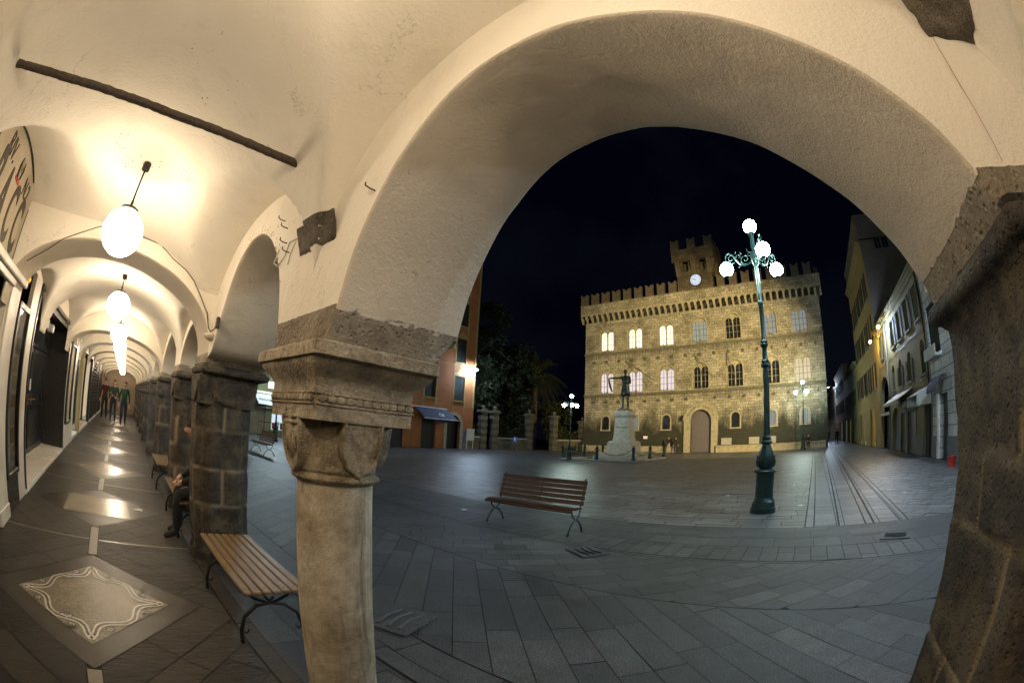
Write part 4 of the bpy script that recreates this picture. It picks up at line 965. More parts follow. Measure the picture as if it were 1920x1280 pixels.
for y_ in [1.6+1.6*i for i in range(10)]:
    q=m0.copy(); COL.objects.link(q); q.parent=pal; KIDS[pal.name].append(q); q.rotation_euler=(0,0,R(90)); q.location=(PW+.45,y_,17.47)
# twin windows
def bif(u,z0,z1,pane):
    f=MB(); h=z1-z0
    ops2=[(u-.80,u-.07,z0+.02,z1-.44,True),(u+.07,u+.80,z0+.02,z1-.44,True)]
    # panel with two lights, arched outline
    us=[]; facade(f,u-.88,u+.88,z0,z1-.88+.0,[(a,b,c,min(d,z1-.88)) for a,b,c,d,_ in ops2],.12,.22)
    # tympanum: half disc with two arched notches approximated by rings
    n=26; r=.88; zt=z1-r
    for k in range(n):
        x0=u-r+2*r*k/n; x1=u-r+2*r*(k+1)/n; t0=zt+math.sqrt(max(0,r*r-(x0-u)**2)); t1=zt+math.sqrt(max(0,r*r-(x1-u)**2))
        def low(x):
            for a,b,c,d,_ in ops2:
                rr=(b-a)/2; mc=(a+b)/2
                if abs(x-mc)<rr: return max(zt,d-rr+math.sqrt(rr*rr-(x-mc)**2))
            return zt
        l0,l1=low(x0),low(x1)
        f.poly([(x0,.22,min(l0,t0)),(x1,.22,min(l1,t1)),(x1,.22,t1),(x0,.22,t0)])
    wn=f.build('window_frame',M['palacetrim'],pal)
    s_=MB(); arch_trim(s_,u-.88,u+.88,z0,z1,.13,-.05,.02); s_.build('surround',M['palacetrim'],wn)
    c=MB(); c.lathe([(.08,z0),(.075,z0+.08),(.045,z0+.12),(.04,z0+h*.58),(.08,z0+h*.66),(.09,z0+h*.70)],(u,.17),10); c.build('colonnette',M['palacetrim'],wn,smooth=True,angle=40)
    for a,b,c_,d,_ in ops2:
        p=MB(); p.prism(archpoly(a-.02,b+.02,c_-.02,d+.02),XZ,.36,.38); p.build('pane',pane,wn)
        br=MB(); br.box((a+b)/2-.018,.33,c_,(a+b)/2+.018,.355,d-.02)
        for zz in (.33,.62): br.box(a,.331,c_+(d-c_)*zz,b,.354,c_+(d-c_)*zz+.035)
        br.build('glazing_bar',M['palacetrim'] if pane in (M['glass'],) else M['iron'],wn)
    sl_=MB(); sl_.box(u-1.0,-.22,z0-.10,u+1.0,.3,z0-.0); sl_.build('sill',M['palacetrim'],wn)
up_=['litc','litc','litc','litd','glass','litg','litg']; lo_=['litl','litl','litl','glass','glass','glass','litw']
for y,a,b in zip(by,up_,lo_): bif(U(y),11.7,14.45,M[a]); bif(U(y),6.72,9.5,M[b])
for y,pn_ in zip(gy,['glass','litg','glass','glass','litg','litg']):
    u=U(y); p=MB(); p.prism(archpoly(u-.48,u+.48,2.5,4.07),XZ,.3,.32); wn=p.build('small_window',M[pn_],pal)
    b_=MB(); 
    for k in range(1,5): b_.box(u-.46+.92*k/5-.012,.20,2.55,u-.46+.92*k/5+.012,.225,4.0)
    for k in range(1,8): b_.box(u-.46,.19,2.55+.185*k,u+.46,.205,2.57+.185*k)
    b_.build('window_grille',M['iron'],wn)
    s_=MB(); arch_trim(s_,u-.46,u+.46,2.5,4.06,.16,-.03,.02); s_.box(u-.65,-.12,2.38,u+.65,.02,2.5); s_.build('surround',M['palacetrim'],wn)
# portal
p=MB(); arch_trim(p,du-1.17,du+1.17,0,4.5,.72,-.30,.02,n=28); prt=p.build('portal',M['palacetrim'],pal)
p=MB(); arch_trim(p,du-1.9,du+1.9,3.35,3.36+1.9,.10,-.36,.02,legs=False,n=28); p.build('arch_moulding',M['palacetrim'],prt)
p=MB(); p.prism(archpoly(du-1.17,du+1.17,0.01,4.5),XZ,.35,.42)
p.build('door',M['door'],prt)
for (a,b) in ((-1.0,-.12),(.12,1.0)):
    for z0_,z1_ in ((.25,1.3),(1.45,2.5),(2.62,3.2)):
        p=MB(); p.bbox(du+a,.33,z0_,du+b,.352,z1_,.02); p.build('door_panel',M['door'],prt)
tx='PALAZZO DI GIUSTIZIA'
for i,ch in enumerate(tx):
    if ch==' ': continue
    a=PI-(PI*(.12+.76*i/(len(tx)-1))); text(ch,.34,M['letter'],prt,(du+1.53*math.cos(a),-.305,3.33+1.53*math.sin(a)),(R(90),0,0) if False else (R(90),-(a-PI/2),0),'letter',.006)
# ledges, brackets, poles
for a,b in ((U(25.2),U(13.9)),(U(9.4),PW-.2)):
    w=MB(); w.box(a,-.75,.58,b,-.42,.70); w.box(a,-.66,0,b,-.45,.58); w.build('stone_bench_ledge',M['palacetrim'],pal)
bk=MB(); bk.box(-.09,-.30,-.1,.09,0,.1); bk.box(-.16,-.22,-.2,.10,0,-.1); q0=None
for i in range(17):
    for z in (5.75,10.45):
        y=24.2-1.62*i
        if z<6 and abs(y-11.2)<1.2: continue
        if q0 is None: q0=bk.build('bracket',M['merl'],pal); q=q0
        else: q=q0.copy(); COL.objects.link(q); q.parent=pal; KIDS[pal.name].append(q)
        q.location=(U(y),0,z)
for y0_,y1_ in ((20.2,15.9),(11.9,9.5),(8.3,7.2)):
    w=MB(); w.tube([(U(y0_),-.05,10.3),(U(y1_),-2.0,7.6)],.045,6); w.build('flagpole',M['merl'],pal)
for u in (U(16.5),U(10.2)+.0): pass
nb=MB(); nb.box(U(17.5)-.2,-.47,1.5,U(17.5)+.25,-.3,1.8); nb.build('notice',M['white'],pal)
for y in (8.2,5.2,3.4): 
    nb=MB(); nb.box(U(y)-.65,-.52,.75,U(y)+.45,-.2,1.45); nb.build('pale_stone_block',M['statst'],pal)
lt=MB(); lt.tube([(du-1.9,-.05,3.9),(du-2.1,-.45,3.95)],.03,6); lt.lathe([(.02,3.95),(.14,3.85),(.11,3.45),(.03,3.38)],(du-2.1,-.5),6); lt.build('wall_lantern_unlit',M['iron'],pal)
# leafy plants on string courses
def leaves(mb,fn,n,s,seed=0):
    rd=random.Random(seed)
    for _ in range(n):
        c=Vector(fn(rd)); d=Vector((rd.uniform(-1,1),rd.uniform(-1,1),rd.uniform(-.6,1))).normalized(); e=d.cross(Vector((rd.uniform(-1,1),rd.uniform(-1,1),rd.uniform(-1,1)))).normalized(); sz=s*rd.uniform(.5,1.3)
        mb.add([tuple(c-d*sz),tuple(c+e*sz*.5),tuple(c+d*sz),tuple(c-e*sz*.5)],[(0,1,2,3)])
for y,z in [(q,11.62) for q in by]+[(q,6.66) for q in by]:
    pl=MB(); pl.recalc=False; leaves(pl,lambda rd:(U(y)+rd.gauss(0,.42),-.15+rd.uniform(-.12,.1),z+abs(rd.gauss(0,.12))),90,.07,int(y*10)); tag(pl.build('sill_plant',M['leaf'],pal),kind='stuff')
# tower
tw=MB(); T0,T1=U(13.35),U(9.15); tz=17.47
facade(tw,T0,T1,tz,21.0,[(T0+.75,T0+1.45,19.75,20.95),(T1-1.45,T1-.75,19.75,20.95)],.6,-.35)
for u in (T0,T1): tw.poly([(u,-.35,tz),(u,3.9,tz),(u,3.9,21.0),(u,-.35,21.0)])
tw.box(T0+.05,.3,19.7,T1-.05,.35,21)
M['towst']=blockM('shaded_tower_stone',(.20,.165,.11),(.13,.105,.07),(.06,.05,.035),.5,.28,.014,.03); tow=tw.build('tower',M['towst'],pal)  # tower stone darkened in its colour, imitating a barely lit tower
for (z0_,z1_,e) in ((20.95,22.25,.42),(22.25,22.36,.48)):
    t_=MB(); t_.box(T0-e,-.35-e,z0_,T1+e,3.9+e,z1_); t_.build('tower_parapet',M['towst'],tow)
for u in (T0-.05,(T0+T1)/2-.28,T1-.5):
    t_=MB(); t_.prism([(-.35,19.3),(-.42,19.35),(-.77,20.6),(-.77,20.95),(-.35,20.95)],lambda a,b,d:(d,a,b),u,u+.55); t_.build('tower_corbel',M['merl'],tow)
for k in range(3):
    t_=MB(); t_.prism([(T1,19.3),(T1+.07,19.35),(T1+.42,20.6),(T1+.42,20.95),(T1,20.95)],lambda a,b,d:(a,d,b),-.3+1.7*k,.25+1.7*k); t_.build('tower_corbel',M['merl'],tow)
tm=merlon_mb(.95,1.3,.42)
for i in range(3):
    q=tm.build('tower_merlon',M['merl'],tow) if i==0 else q.copy()
    if i: COL.objects.link(q); q.parent=tow
    q.location=(T0-.42+i*2.05,-.80,22.36)
for i in range(2):
    q2=q.copy(); COL.objects.link(q2); q2.parent=tow; q2.rotation_euler=(0,0,R(90)); q2.location=(T1+.45,.9+2.0*i,22.36)
for i in range(3):
    q2=q.copy(); COL.objects.link(q2); q2.parent=tow; q2.location=(T0-.42+i*2.05,3.85,22.36)
cu=U(11.15); c=MB()
c.loft([[(cu+.64*math.cos(2*PI*j/40),y_,18.62+.64*math.sin(2*PI*j/40)) for j in range(40)] for y_ in (-.36,-.44)],cap=True); ck=c.build('clock_face',M['clockf'],tow)
c=MB(); c.loft([[(cu+rr*math.cos(2*PI*j/40),y_,18.62+rr*math.sin(2*PI*j/40)) for j in range(40)] for rr,y_ in ((.64,-.36),(.74,-.36),(.74,-.47),(.66,-.47),(.64,-.445))]); c.build('clock_rim',M['iron'],tow)
nums=['XII','I','II','III','IIII','V','VI','VII','VIII','IX','X','XI']
for i,s_ in enumerate(nums):
    a=PI/2-2*PI*i/12; text(s_,.17,M['letter'],tow,(cu+.50*math.cos(a),-.446,18.62+.50*math.sin(a)),(R(90),0,0),'clock_numeral',.003,.8)
for a,L,wd in ((R(150),.34,.03),(R(160),.50,.02)):
    h=MB(); dx,dz=math.cos(a),math.sin(a); h.prism([(cu-dx*.08-dz*wd,18.62-dz*.08+dx*wd),(cu-dx*.08+dz*wd,18.62-dz*.08-dx*wd),(cu+dx*L+dz*wd*.3,18.62+dz*L-dx*wd*.3),(cu+dx*L-dz*wd*.3,18.62+dz*L+dx*wd*.3)],XZ,-.463,-.455); h.build('clock_hand',M['letter'],tow)
fp=MB(); fp.tube([((T0+T1)/2,1.8,22.3),((T0+T1)/2,1.8,25.2)],.04,6); 
# ================================================================== SOUTH ROW
def win_rect(b,u,z0,z1,w_,mat_frame,open_=False,arched=False,shut=True,rng=None):
    p=MB(); 
    if arched: p.prism(archpoly(u-w_/2-.02,u+w_/2+.02,z0-.02,z1+.01),XZ,.22,.24)
    else: p.box(u-w_/2-.02,.22,z0-.02,u+w_/2+.02,.24,z1+.02)
    wn=p.build('window',M['glass'],b)
    f=MB(); f.box(u-.02,.16,z0,u+.02,.20,z1-(.1 if arched else 0)); f.box(u-w_/2,.161,z0+(z1-z0)*.6,u+w_/2,.199,z0+(z1-z0)*.6+.04); f.build('frame',M['louvre'],wn)
    s_=MB(); s_.box(u-w_/2-.14,-.10,z0-.10,u+w_/2+.14,.05,z0-.002); s_.build('sill',mat_frame,wn)
    if shut:
        for sg in (-1,1):
            h=MB(); h.box(0,-.035,0,w_/2-.01,-.0,z1-z0-(w_/2 if arched else 0)); o=h.build('shutter',M['louvre'],wn)
            if open_: o.location=(u+sg*(w_/2)-(w_/2 if sg<0 else 0)+ (0),-.012,z0)
            else: o.location=(u-w_/2+.005 if sg<0 else u+.005,.10,z0)
    return wn
def block(name,label,loc,rz,width,height,depth,mat,ops,cat='building',th=.3,roofm=None):
    b=thing(name,label,cat,loc,rz); w=MB(); facade(w,0,width,0,height,ops,th)
    w.poly([(0,0,0),(0,depth,0),(0,depth,height),(0,0,height)]); w.poly([(width,0,0),(width,depth,0),(width,depth,height),(width,0,height)]); w.poly([(0,depth,0),(width,depth,0),(width,depth,height),(0,depth,height)])
    w.build('wall',mat,b)
    r=MB(); r.box(-.05,-.35,height,width+.05,depth+.1,height+.12); r.box(-.03,-.25,height-.14,width+.03,.0,height); r.box(-.01,-.15,height-.30,width+.01,.0,height-.14); r.build('cornice',roofm or mat,b)
    return b
S=PI
# yellow building  x 33.3..19.2
v=lambda x:33.3-x
aw_=[20.3,23.2,25.6,27.75]; 
ops=[(v(x)-.42,v(x)+.42,3.55,5.02,True) for x in aw_]+[(v(x)-.45,v(x)+.45,5.95,7.5) for x in (20.3,22.6,24.8,26.9,31.2)]+[(v(20.75),v(19.3),0,2.2),(v(24.1),v(22.3),0,2.1),(v(25.9),v(24.5),0,2.1),(v(28.75),v(26.5),0,2.5,True),(v(33.0),v(29.4),0,4.75,True)]
yb=block('yellow_building','shabby yellow house front with arched windows and awning, behind the street right of the palace',(33.3,-6.3,0),S,14.1,8.1,12,M['yelw'],ops)
for x in aw_: win_rect(yb,v(x),3.55,5.02,.84,M['plinth'],x in (23.2,25.6),True,True)
for x in (20.3,22.6,24.8,26.9,31.2): win_rect(yb,v(x),5.95,7.5,.9,M['plinth'],True)
p=MB(); p.box(v(20.75),.12,0,v(19.3),.16,2.2); p.build('roller_shutter',M['shutter'],yb)
for a,b in ((24.1,22.3),(25.9,24.5)): p=MB(); p.box(v(a),.12,0,v(b),.16,2.1); p.build('door',M['door'],yb); p=MB(); p.box(v(a)-.12,-.04,0,v(a),.05,2.22);p.box(v(b),-.04,0,v(b)+.12,.05,2.22);p.box(v(a)-.12,-.041,2.1,v(b)+.12,.05,2.24);p.build('door_frame',M['plinth'],yb)
p=MB(); p.prism(archpoly(v(28.75),v(26.5),0,2.5),XZ,.25,.28); p.build('blind_arch',M['plinth'],yb)
p=MB(); p.box(v(33.0),.5,0,v(29.4),.56,2.25); p.build('gate',M['door'],yb); p=MB(); p.prism(archpoly(v(33.0)+.01,v(29.4)-.01,2.25,4.75),XZ,2.4,2.45); p.build('passage_end',M['ochw'],yb); p=MB(); p.box(v(33.0),-.03,2.2,v(29.4),.5,2.4); p.build('gate_lintel',M['statst'],yb)
for a,b in ((29.35,28.8),(26.45,25.95),(24.4,24.15),(22.25,20.8)): p=MB(); p.box(v(a),-.05,0,v(b),.0,.85); p.build('plinth',M['plinth'],yb)
p=MB(); p.add([(v(27.2),-.02,3.2),(v(22.9),-.02,3.2),(v(22.9),-.95,2.72),(v(27.2),-.95,2.72),(v(27.2),-.95,2.55),(v(22.9),-.95,2.55)],[(0,1,2,3),(3,2,5,4)]); p.tube([(v(27.2),-.0,3.22),(v(22.9),-.0,3.22)],.05,6); p.build('awning',M['canvas'],yb)
pp=MB(); pp.tube([(v(29.1),-.09,0),(v(29.1),-.09,8.0)],.05,8); pp.build('downpipe',M['plinth'],yb,smooth=True)
pp=MB(); pp.tube([(v(19.35),-.08,0),(v(19.35),-.08,8.0)],.045,8); pp.build('downpipe',M['iron'],yb,smooth=True)
for zz,sg_ in ((3.35,.10),(5.55,.14)): pp=MB(); pp.tube([(v(33.0)+13.6*k/24,-.04,zz-sg_*math.sin(PI*(k%6)/6)) for k in range(25)],.014,5); pp.build('facade_cable',M['iron'],yb,smooth=True)
for x_,z_ in ((24.9,2.35),(26.2,2.55)): pp=MB(); pp.bbox(v(x_)-.35,-.10,z_,v(x_)+.35,-.02,z_+.32,.01); pp.build('shop_sign_board',M['canvas'],yb)
# small canopy over shutter
p=MB(); p.add([(v(21.3),-.02,2.95),(v(19.25),-.02,2.95),(v(19.25),-.8,2.62),(v(21.3),-.8,2.62),(v(19.25),-.8,2.2),(v(21.3),-.8,2.2),(v(19.25),-.02,2.2),(v(21.3),-.02,2.2)],[(0,1,2,3),(1,2,4,6),(0,3,5,7)]); p.build('canopy',M['canvas'],yb)
# white building x 19.15..8
v2=lambda x:19.15-x
wb=block('white_building','pale rusticated stone house at the end of the right row, beside the big pillar',(19.15,-6.302,0),S,13,8.4,12,M['rustic'],[(v2(18.0),v2(16.9),0,2.45),(v2(18.9),v2(17.3),4.0,6.0),(v2(14.5),v2(12.5),0,2.4)])
p=MB(); p.box(v2(18.0),.2,0,v2(16.9),.24,2.45); p.build('roller_shutter',M['shutter'],wb)
p=MB(); p.box(v2(18.35),-.06,0,v2(18.05),.0,2.5); p.build('white_jamb',M['white'],wb)
for a,b in ((19.1,18.4),(16.85,14.55)): p=MB(); p.box(v2(a),-.05,0,v2(b),.0,.86); p.build('plinth',M['plinth'],wb)
win_rect(wb,v2(18.1),4.0,6.0,1.6,M['white'],False)
p=MB(); p.box(v2(19.0),-.35,3.85,v2(17.2),-.02,3.96); p.box(v2(19.0),-.35,3.96,v2(17.2),-.31,4.3); p.build('balcony',M['canvas'],wb)
p=MB(); 
for k in range(9):
    pass
rings=[]
for k in range(10):
    th=PI*k/18; rings.append([(v2(18.1)+(1.25)*j/8,-.62*math.sin(th)-.03,2.5+.62*math.cos(th)+.03*math.sin(j*2.2)) for j in range(9)])
p.loft(rings,closed=False)
p.build('dutch_awning',M['navy'],wb)
for k in range(14): pass
p=MB(); 
for k in range(30): p.lathe([(.006,2.45-.05*k),(.022,2.435-.05*k),(.006,2.415-.05*k)],(v2(17.35),-.18),6)
p.build('hanging_chain',M['brass'],wb)
p=MB(); p.lathe([(.13,0),(.15,.26),(.165,.28),(.165,.33),(.14,.33)],(0,0),20); o=p.build('waste_bin',M['redp'],None,smooth=True,angle=40); o.location=(14.35,-5.55,0); tag(o,'small red waste bin at the foot of the white rusticated house','bin')
# tall building  x 33.3..47
v3=lambda x:47.3-x
ops=[(v3(36.9),v3(35.7),0,3.0),(v3(38.9),v3(37.6),0,3.0,True),(v3(42.8),v3(41.2),0,2.8),(v3(45.6),v3(44.2),0,2.8)]
wx=[35.3,38.0,40.7,43.4,46.0]
for z in (4.3,7.9,11.2): ops+=[(v3(x)-.5,v3(x)+.5,z,z+1.9) for x in wx]
tb=block('tall_building','tall yellow lit house with dark bare side wall rising above the yellow house','building',None,1,1,1,None,[]) if False else block('tall_building','tallest house of the right row, lit yellow from the street lantern, dark bare side wall',(47.3,-6.304,0),S,14.0,15.3,11,M['yel2'],ops)
for z in (4.3,7.9,11.2):
    for x in wx: win_rect(tb,v3(x),z,z+1.9,1.0,M['plinth'],True)
p=MB(); p.box(v3(33.28)-.01,-.0,8.0,v3(33.28)+.03,11,17.3); p.box(0,.01,15.42,14.02,11,17.2); p.box(-.1,-.1,17.2,14.2,11.1,17.4)
p.build('attic',M['greyw'],tb)
p=MB(); p.box(13.9,1.4,17.4,14.05,9,18.6); p.build('roof_room',M['greyw'],tb)
for y_,z0_,z1_,w_ in ((1.35,14.5,15.4,.55),(2.05,14.5,15.4,.55),(1.5,9.2,10.6,.8)):
    p=MB(); p.box(14.035,y_,z0_,14.06,y_+w_,z1_); wn=p.build('side_window',M['glass'],tb); f=MB(); f.box(14.06,y_-.06,z0_-.07,14.09,y_+w_+.06,z0_-.01); f.box(14.06,y_+w_/2-.02,z0_,14.075,y_+w_/2+.02,z1_); f.build('frame',M['plinth'],wn)
for a,b,mt,h in ((36.9,35.7,'warmglow',3.0),(42.8,41.2,'shopglow',2.8),(45.6,44.2,'dark',2.8)):
    p=MB(); p.box(v3(a),.25,0.35,v3(b),.28,h); wn=p.build('shop_window',M[mt],tb); f=MB(); f.box(v3(a),.15,0,v3(b),.2,.35); f.box((v3(a)+v3(b))/2-.03,.15,.35,(v3(a)+v3(b))/2+.03,.2,h); f.build('shop_frame',M['white'],wn)
p=MB(); p.prism(archpoly(v3(38.9),v3(37.6),0,3.0),XZ,.25,.3); p.build('door',M['door'],tb)
for (nm,lb,x0,x1,h,mt,sd) in (('olive_house','olive plastered house further down the street behind the tall one',62,47.35,8.2,'olive',1),('brown_house','brownish house towards the far end of the street, right side',80,62.05,10.2,'ochw',2),('distant_house','last dark house at the end of the street, right side',104,80.05,9.0,'greyw',3)):
    W_=x1-x0; wd=x0-x1; ops=[]; xs_=[1.6+2.6*i for i in range(int((wd-1.5)/2.6))]
    for z in (4.0,7.0): ops+=[(u-.5,u+.5,z,z+1.7) for u in xs_ if z+2<h]
    ops+=[(u-.7,u+.7,0,2.7) for u in xs_]
    b=block(nm,lb,(x0,-6.3-.01*sd,0),S,wd,h,10,M[mt],ops)
    for z in (4.0,7.0):
        for u in xs_:
            if z+2<h: win_rect(b,u,z,z+1.7,1.0,M['plinth'],True)
    for i,u in enumerate(xs_): p=MB(); p.box(u-.7,.2,0,u+.7,.23,2.7); p.build('shop_window',M[['dark','shopglow','dark','litw','door'][(i+sd)%5]],b)
b=block('north_street_house','dim house on the left side of the street behind the palace',(64.3,-2.7,0),0,40,11,10,M['ochw'],[(u-.5,u+.5,z,z+1.7) for u in [2+3*i for i in range(12)] for z in (4,7)]+[(u-.7,u+.7,0,2.6) for u in [2+3*i for i in range(12)]])
for i in range(12):
    for z in (4,7): win_rect(b,2+3*i,z,z+1.7,1.0,M['plinth'],True)
    p=MB(); p.box(1.3+3*i,.2,0,2.7+3*i,.23,2.6); p.build('shop_window',M[['dark','shopglow','litw'][i%3]],b)
b=block('street_end_house','house closing the far end of the street',(106,1,0),R(-90),14,10,8,M['ochw'],[(u-.5,u+.5,z,z+1.6) for u in (2,5,8,11) for z in (4,7)])
for u in (2,5,8,11):
    for z in (4,7): win_rect(b,u,z,z+1.6,1.,M['plinth'],False)
p=MB(); p.box(4.5,-.3,2.4,6.5,-.1,3.1); p.build('lit_sign',M['wht'],b)
# ================================================================== NORTH ROW
v4=lambda x:x-19
ops=[]
for x in (21.2,25.15,28.68):
    ops+=[(v4(x)-.62,v4(x)+.62,z,z+2.25) for z in (4.45,8.0,11.5,15.0)]
ops+=[(v4(24.4),v4(26.1),0,2.5),(v4(27.35),v4(29.05),0,3.05,True),(v4(20.2),v4(22.6),0,2.4)]
rb=block('red_building','tall red ochre house with painted yellow window trims and a navy awning','building' if False else (19,29,0),0,11.75,19.5,12,M['redw'],ops)
for x in (21.2,25.15,28.68):
    for z in (4.45,8.0,11.5,15.0):
        win_rect(rb,v4(x),z,z+2.25,1.24,M['ochre'],False)
        tr_=MB(); u=v4(x)
        for sg in (-1,1):
            a_=u+sg*.72; tr_.box(a_-.06,-.025,z-.1,a_+.06,.001,z+2.35); tr_.prism([(a_-.14,z-.1),(a_+.14,z-.1),(a_+.05,z-.65),(a_+.03,z-1.1),(a_-.03,z-1.1),(a_-.05,z-.65)],XZ,-.028,.001)
        tr_.box(u-.78,-.026,z+2.35,u+.78,.001,z+2.5); tr_.prism([(u-.7,z+2.5),(u+.7,z+2.5),(u+.3,z+2.72),(u,z+3.0),(u-.3,z+2.72)],XZ,-.03,.001)
        tr_.build('painted_trim',M['ochre'],rb)
for z in (4.0,7.7,11.2,14.7): p=MB(); p.box(.01,-.012,z-.03,11.74,.0,z+.03); p.build('painted_band',M['ochre'],rb)
p=MB(); p.box(11.5,-.02,3.9,11.7,0,19.2); p.build('corner_band',M['ochre'],rb)
p=MB(); p.box(v4(24.4),.3,0,v4(26.1),.33,2.5); p.build('door',M['dark'],rb); p=MB(); p.prism(archpoly(v4(27.35),v4(29.05),0,3.05),XZ,.5,.53); p.build('dark_arch',M['dark'],rb)
p=MB(); arch_trim(p,v4(27.35),v4(29.05),0,3.05,.32,-.06,.01); p.build('arch_surround',M['palacetrim'],rb)
p=MB(); p.box(v4(29.42),-.03,0,11.78,.0,1.75); p.build('stone_base',blockM('base_blocks',(.32,.30,.26),(.22,.2,.18),(.1,.1,.09),.5,.3),rb)
p=MB(); p.box(v4(20.2),.3,0,v4(22.6),.33,2.4); p.build('shop_window',M['dark'],rb)
p=MB(); p.add([(v4(23.5),-.02,3.5),(v4(27.25),-.02,3.5),(v4(27.5),-1.35,2.55),(v4(23.6),-1.35,2.55),(v4(27.5),-1.35,2.3),(v4(23.6),-1.35,2.3)],[(0,1,2,3),(3,2,5,4)]); an=p.build('awning',M['navy'],rb)
p=MB(); p.tube([(v4(23.5),-.03,3.52),(v4(27.25),-.03,3.52)],.04,6); p.build('awning_rail',M['white'],an); p=MB(); p.tube([(v4(23.6),-1.36,2.54),(v4(27.5),-1.36,2.54)],.035,6); p.build('awning_bar',M['white'],an)
sl_=math.atan2(.95,1.33); text('CB',.52,M['white'],an,(v4(25.9),-.86,2.93),(sl_,0,0),'awning_letters',.004,.9)
p=MB(); p.box(v4(29.55),-.16,.85,v4(30.55),-.05,1.95); p.box(v4(29.6),-.12,0,v4(29.68),-.07,.85); p.box(v4(30.42),-.12,0,v4(30.5),-.07,.85); o=p.build('notice_board',M['paper'],None); o.location=(19,29,0); o.location.y=28.7; tag(o,'white notice board on legs at the corner of the red house','notice board')
# shop building with white awning
ops=[(.7,1.9,0,2.0),(2.4,5.4,.45,2.15),(7.,9.,0,2.3)]+[(u-.5,u+.5,z,z+1.7) for u in (1.5,4.2,7.2,9.6) for z in (4.2,7.3)]
sb=block('shop_building','olive grey house with a white awning over a lit shop, seen behind the carved column',(8.4,29.004,0),0,10.58,10.5,12,M['olive'],ops)
for u in (1.5,4.2,7.2,9.6):
    for z in (4.2,7.3): win_rect(sb,u,z,z+1.7,1.,M['plinth'],True)
p=MB(); p.box(2.4,.2,.45,5.4,.24,2.15); p.build('shop_window',M['shopglow'],sb); p=MB(); p.box(.7,.2,0,1.9,.24,2.0); p.build('door',M['ochw'],sb); p=MB(); p.box(7,.2,0,9,.24,2.3); p.build('roller_shutter',M['shutter'],sb)
rd=random.Random(3)
for k in range(9):
    p=MB(); x=2.5+.32*k; p.box(x,.08,.5+.0,x+.22,.14,.5+rd.uniform(.3,.7)); p.build('window_goods',[M['redp'],M['white'],M['letter'],M['ochre']][k%4],sb)
p=MB(); p.add([(.95,-.02,2.75),(4.9,-.02,2.75),(4.9,-1.1,2.05),(.95,-1.1,2.05),(4.9,-1.1,1.85),(.95,-1.1,1.85)],[(0,1,2,3),(3,2,5,4)]); p.build('awning',M['white'],sb)
p=MB(); p.box(1.0,-.1,2.8,4.8,-.02,2.92); p.build('shop_sign',M['wht'],sb)
p=MB(); p.box(2.25,-.75,3.35,2.75,-.62,3.55); p.box(2.40,-.76,3.2,2.6,-.61,3.70); p.build('green_cross',M['grn'],sb); p=MB(); p.box(1.7,-.70,3.15,2.15,-.6,3.6); p.tube([(2.2,-.65,3.4),(2.2,0,3.4)],.02,6); p.build('bracket_sign',M['wht'],sb)
b=block('north_corner_house','plain house at the north side, mostly hidden behind the pillars',(-3,29.008,0),0,11.38,10,12,M['ochw'],[(u-.5,u+.5,z,z+1.7) for u in (2,5,8) for z in (4.2,7.3)])
# railing in front of shop
t=thing('railing','black iron railing panel in front of the white shop','railing',(9.0,26.6,0)); 
p=MB(); p.tube([(0,0,.95),(2.6,0,.95)],.02,6); p.build('top_rail',M['iron'],t); p=MB(); p.tube([(0,0,.1),(2.6,0,.1)],.015,6); p.build('bottom_rail',M['iron'],t)
for k in range(14): p=MB(); p.tube([(.2*k,0,0),(.2*k,0,.95)],.01,5); p.build('baluster',M['iron'],t)
# ================================================================== GARDEN SIDE (between red house and palace)
GA=Vector((31.4,29.6)); GB=Vector((45.6,26.0)); GD=(GB-GA).normalized(); GANG=math.atan2(GD.y,GD.x)
def at_az(a):
    a=R(a); d=Vector((math.sin(a),math.cos(a))); # solve t*d = GA+s*GD
    det=d.x*(-GD.y)+GD.x*d.y; t=(GA.x*(-GD.y)+GD.x*GA.y)/det; s=(d*t-GA).dot(GD); return s
gw=MB(); gm=blockM('garden_wall_stone',(.15,.14,.11),(.10,.095,.075),(.05,.05,.04),.55,.3); M['gband']=simple('gate_band_stone',(.11,.10,.068),(.06,.055,.038),4,.8,.004,25)
s_list=[at_az(x) for x in (48.1,49.6,54.1,57.3,61.0)]
t=thing('garden_wall','low stone wall of the garden between the red house and the palace','wall',(GA.x,GA.y,0),GANG)
for a,b in ((0,s_list[0]-.4),(s_list[1]+.4,s_list[2]-.4),(s_list[3]+.4,s_list[4]-.4)):
    if b-a<.3: continue
    w=MB(); w.box(a,0,0,b,.4,1.15); w.build('wall',gm,t); w=MB(); w.box(a,-.05,1.152,b,.45,1.27); w.build('coping',M['statst'],t)
pl_names=['banded gate pillar next to the red house, left of the pair','banded gate pillar, right one of the pair near the red house','banded gate pillar in the middle of the garden wall','dim gate pillar right of the dark gateway','gate pillar lit orange beside the palace corner']
for i,(s_,lb) in enumerate(zip(s_list,pl_names)):
    g_=thing('gate_pillar',lb,'pillar',(GA.x+GD.x*s_,GA.y+GD.y*s_,0),GANG,'rusticated pillars of the garden wall'); H_=3.7 if i!=4 else 3.3
    w=MB(); w.box(-.33,-.1,0,.33,.55,H_); w.build('shaft',gm,g_)
    w=MB(); w.box(-.5,-.27,H_,.5,.72,H_+.12); w.box(-.42,-.19,H_+.12,.42,.64,H_+.26); w.lathe([(.3,H_+.26),(.12,H_+.35),(.2,H_+.5),(.16,H_+.65),(.02,H_+.75)],(0,.22),12); w.build('cap',M['gband'],g_)
    for k in range(5): w=MB(); w.bbox(-.37,-.14,.15+.7*k,.37,.59,.50+.7*k,.03); w.build('stone_band',M['gband'],g_)
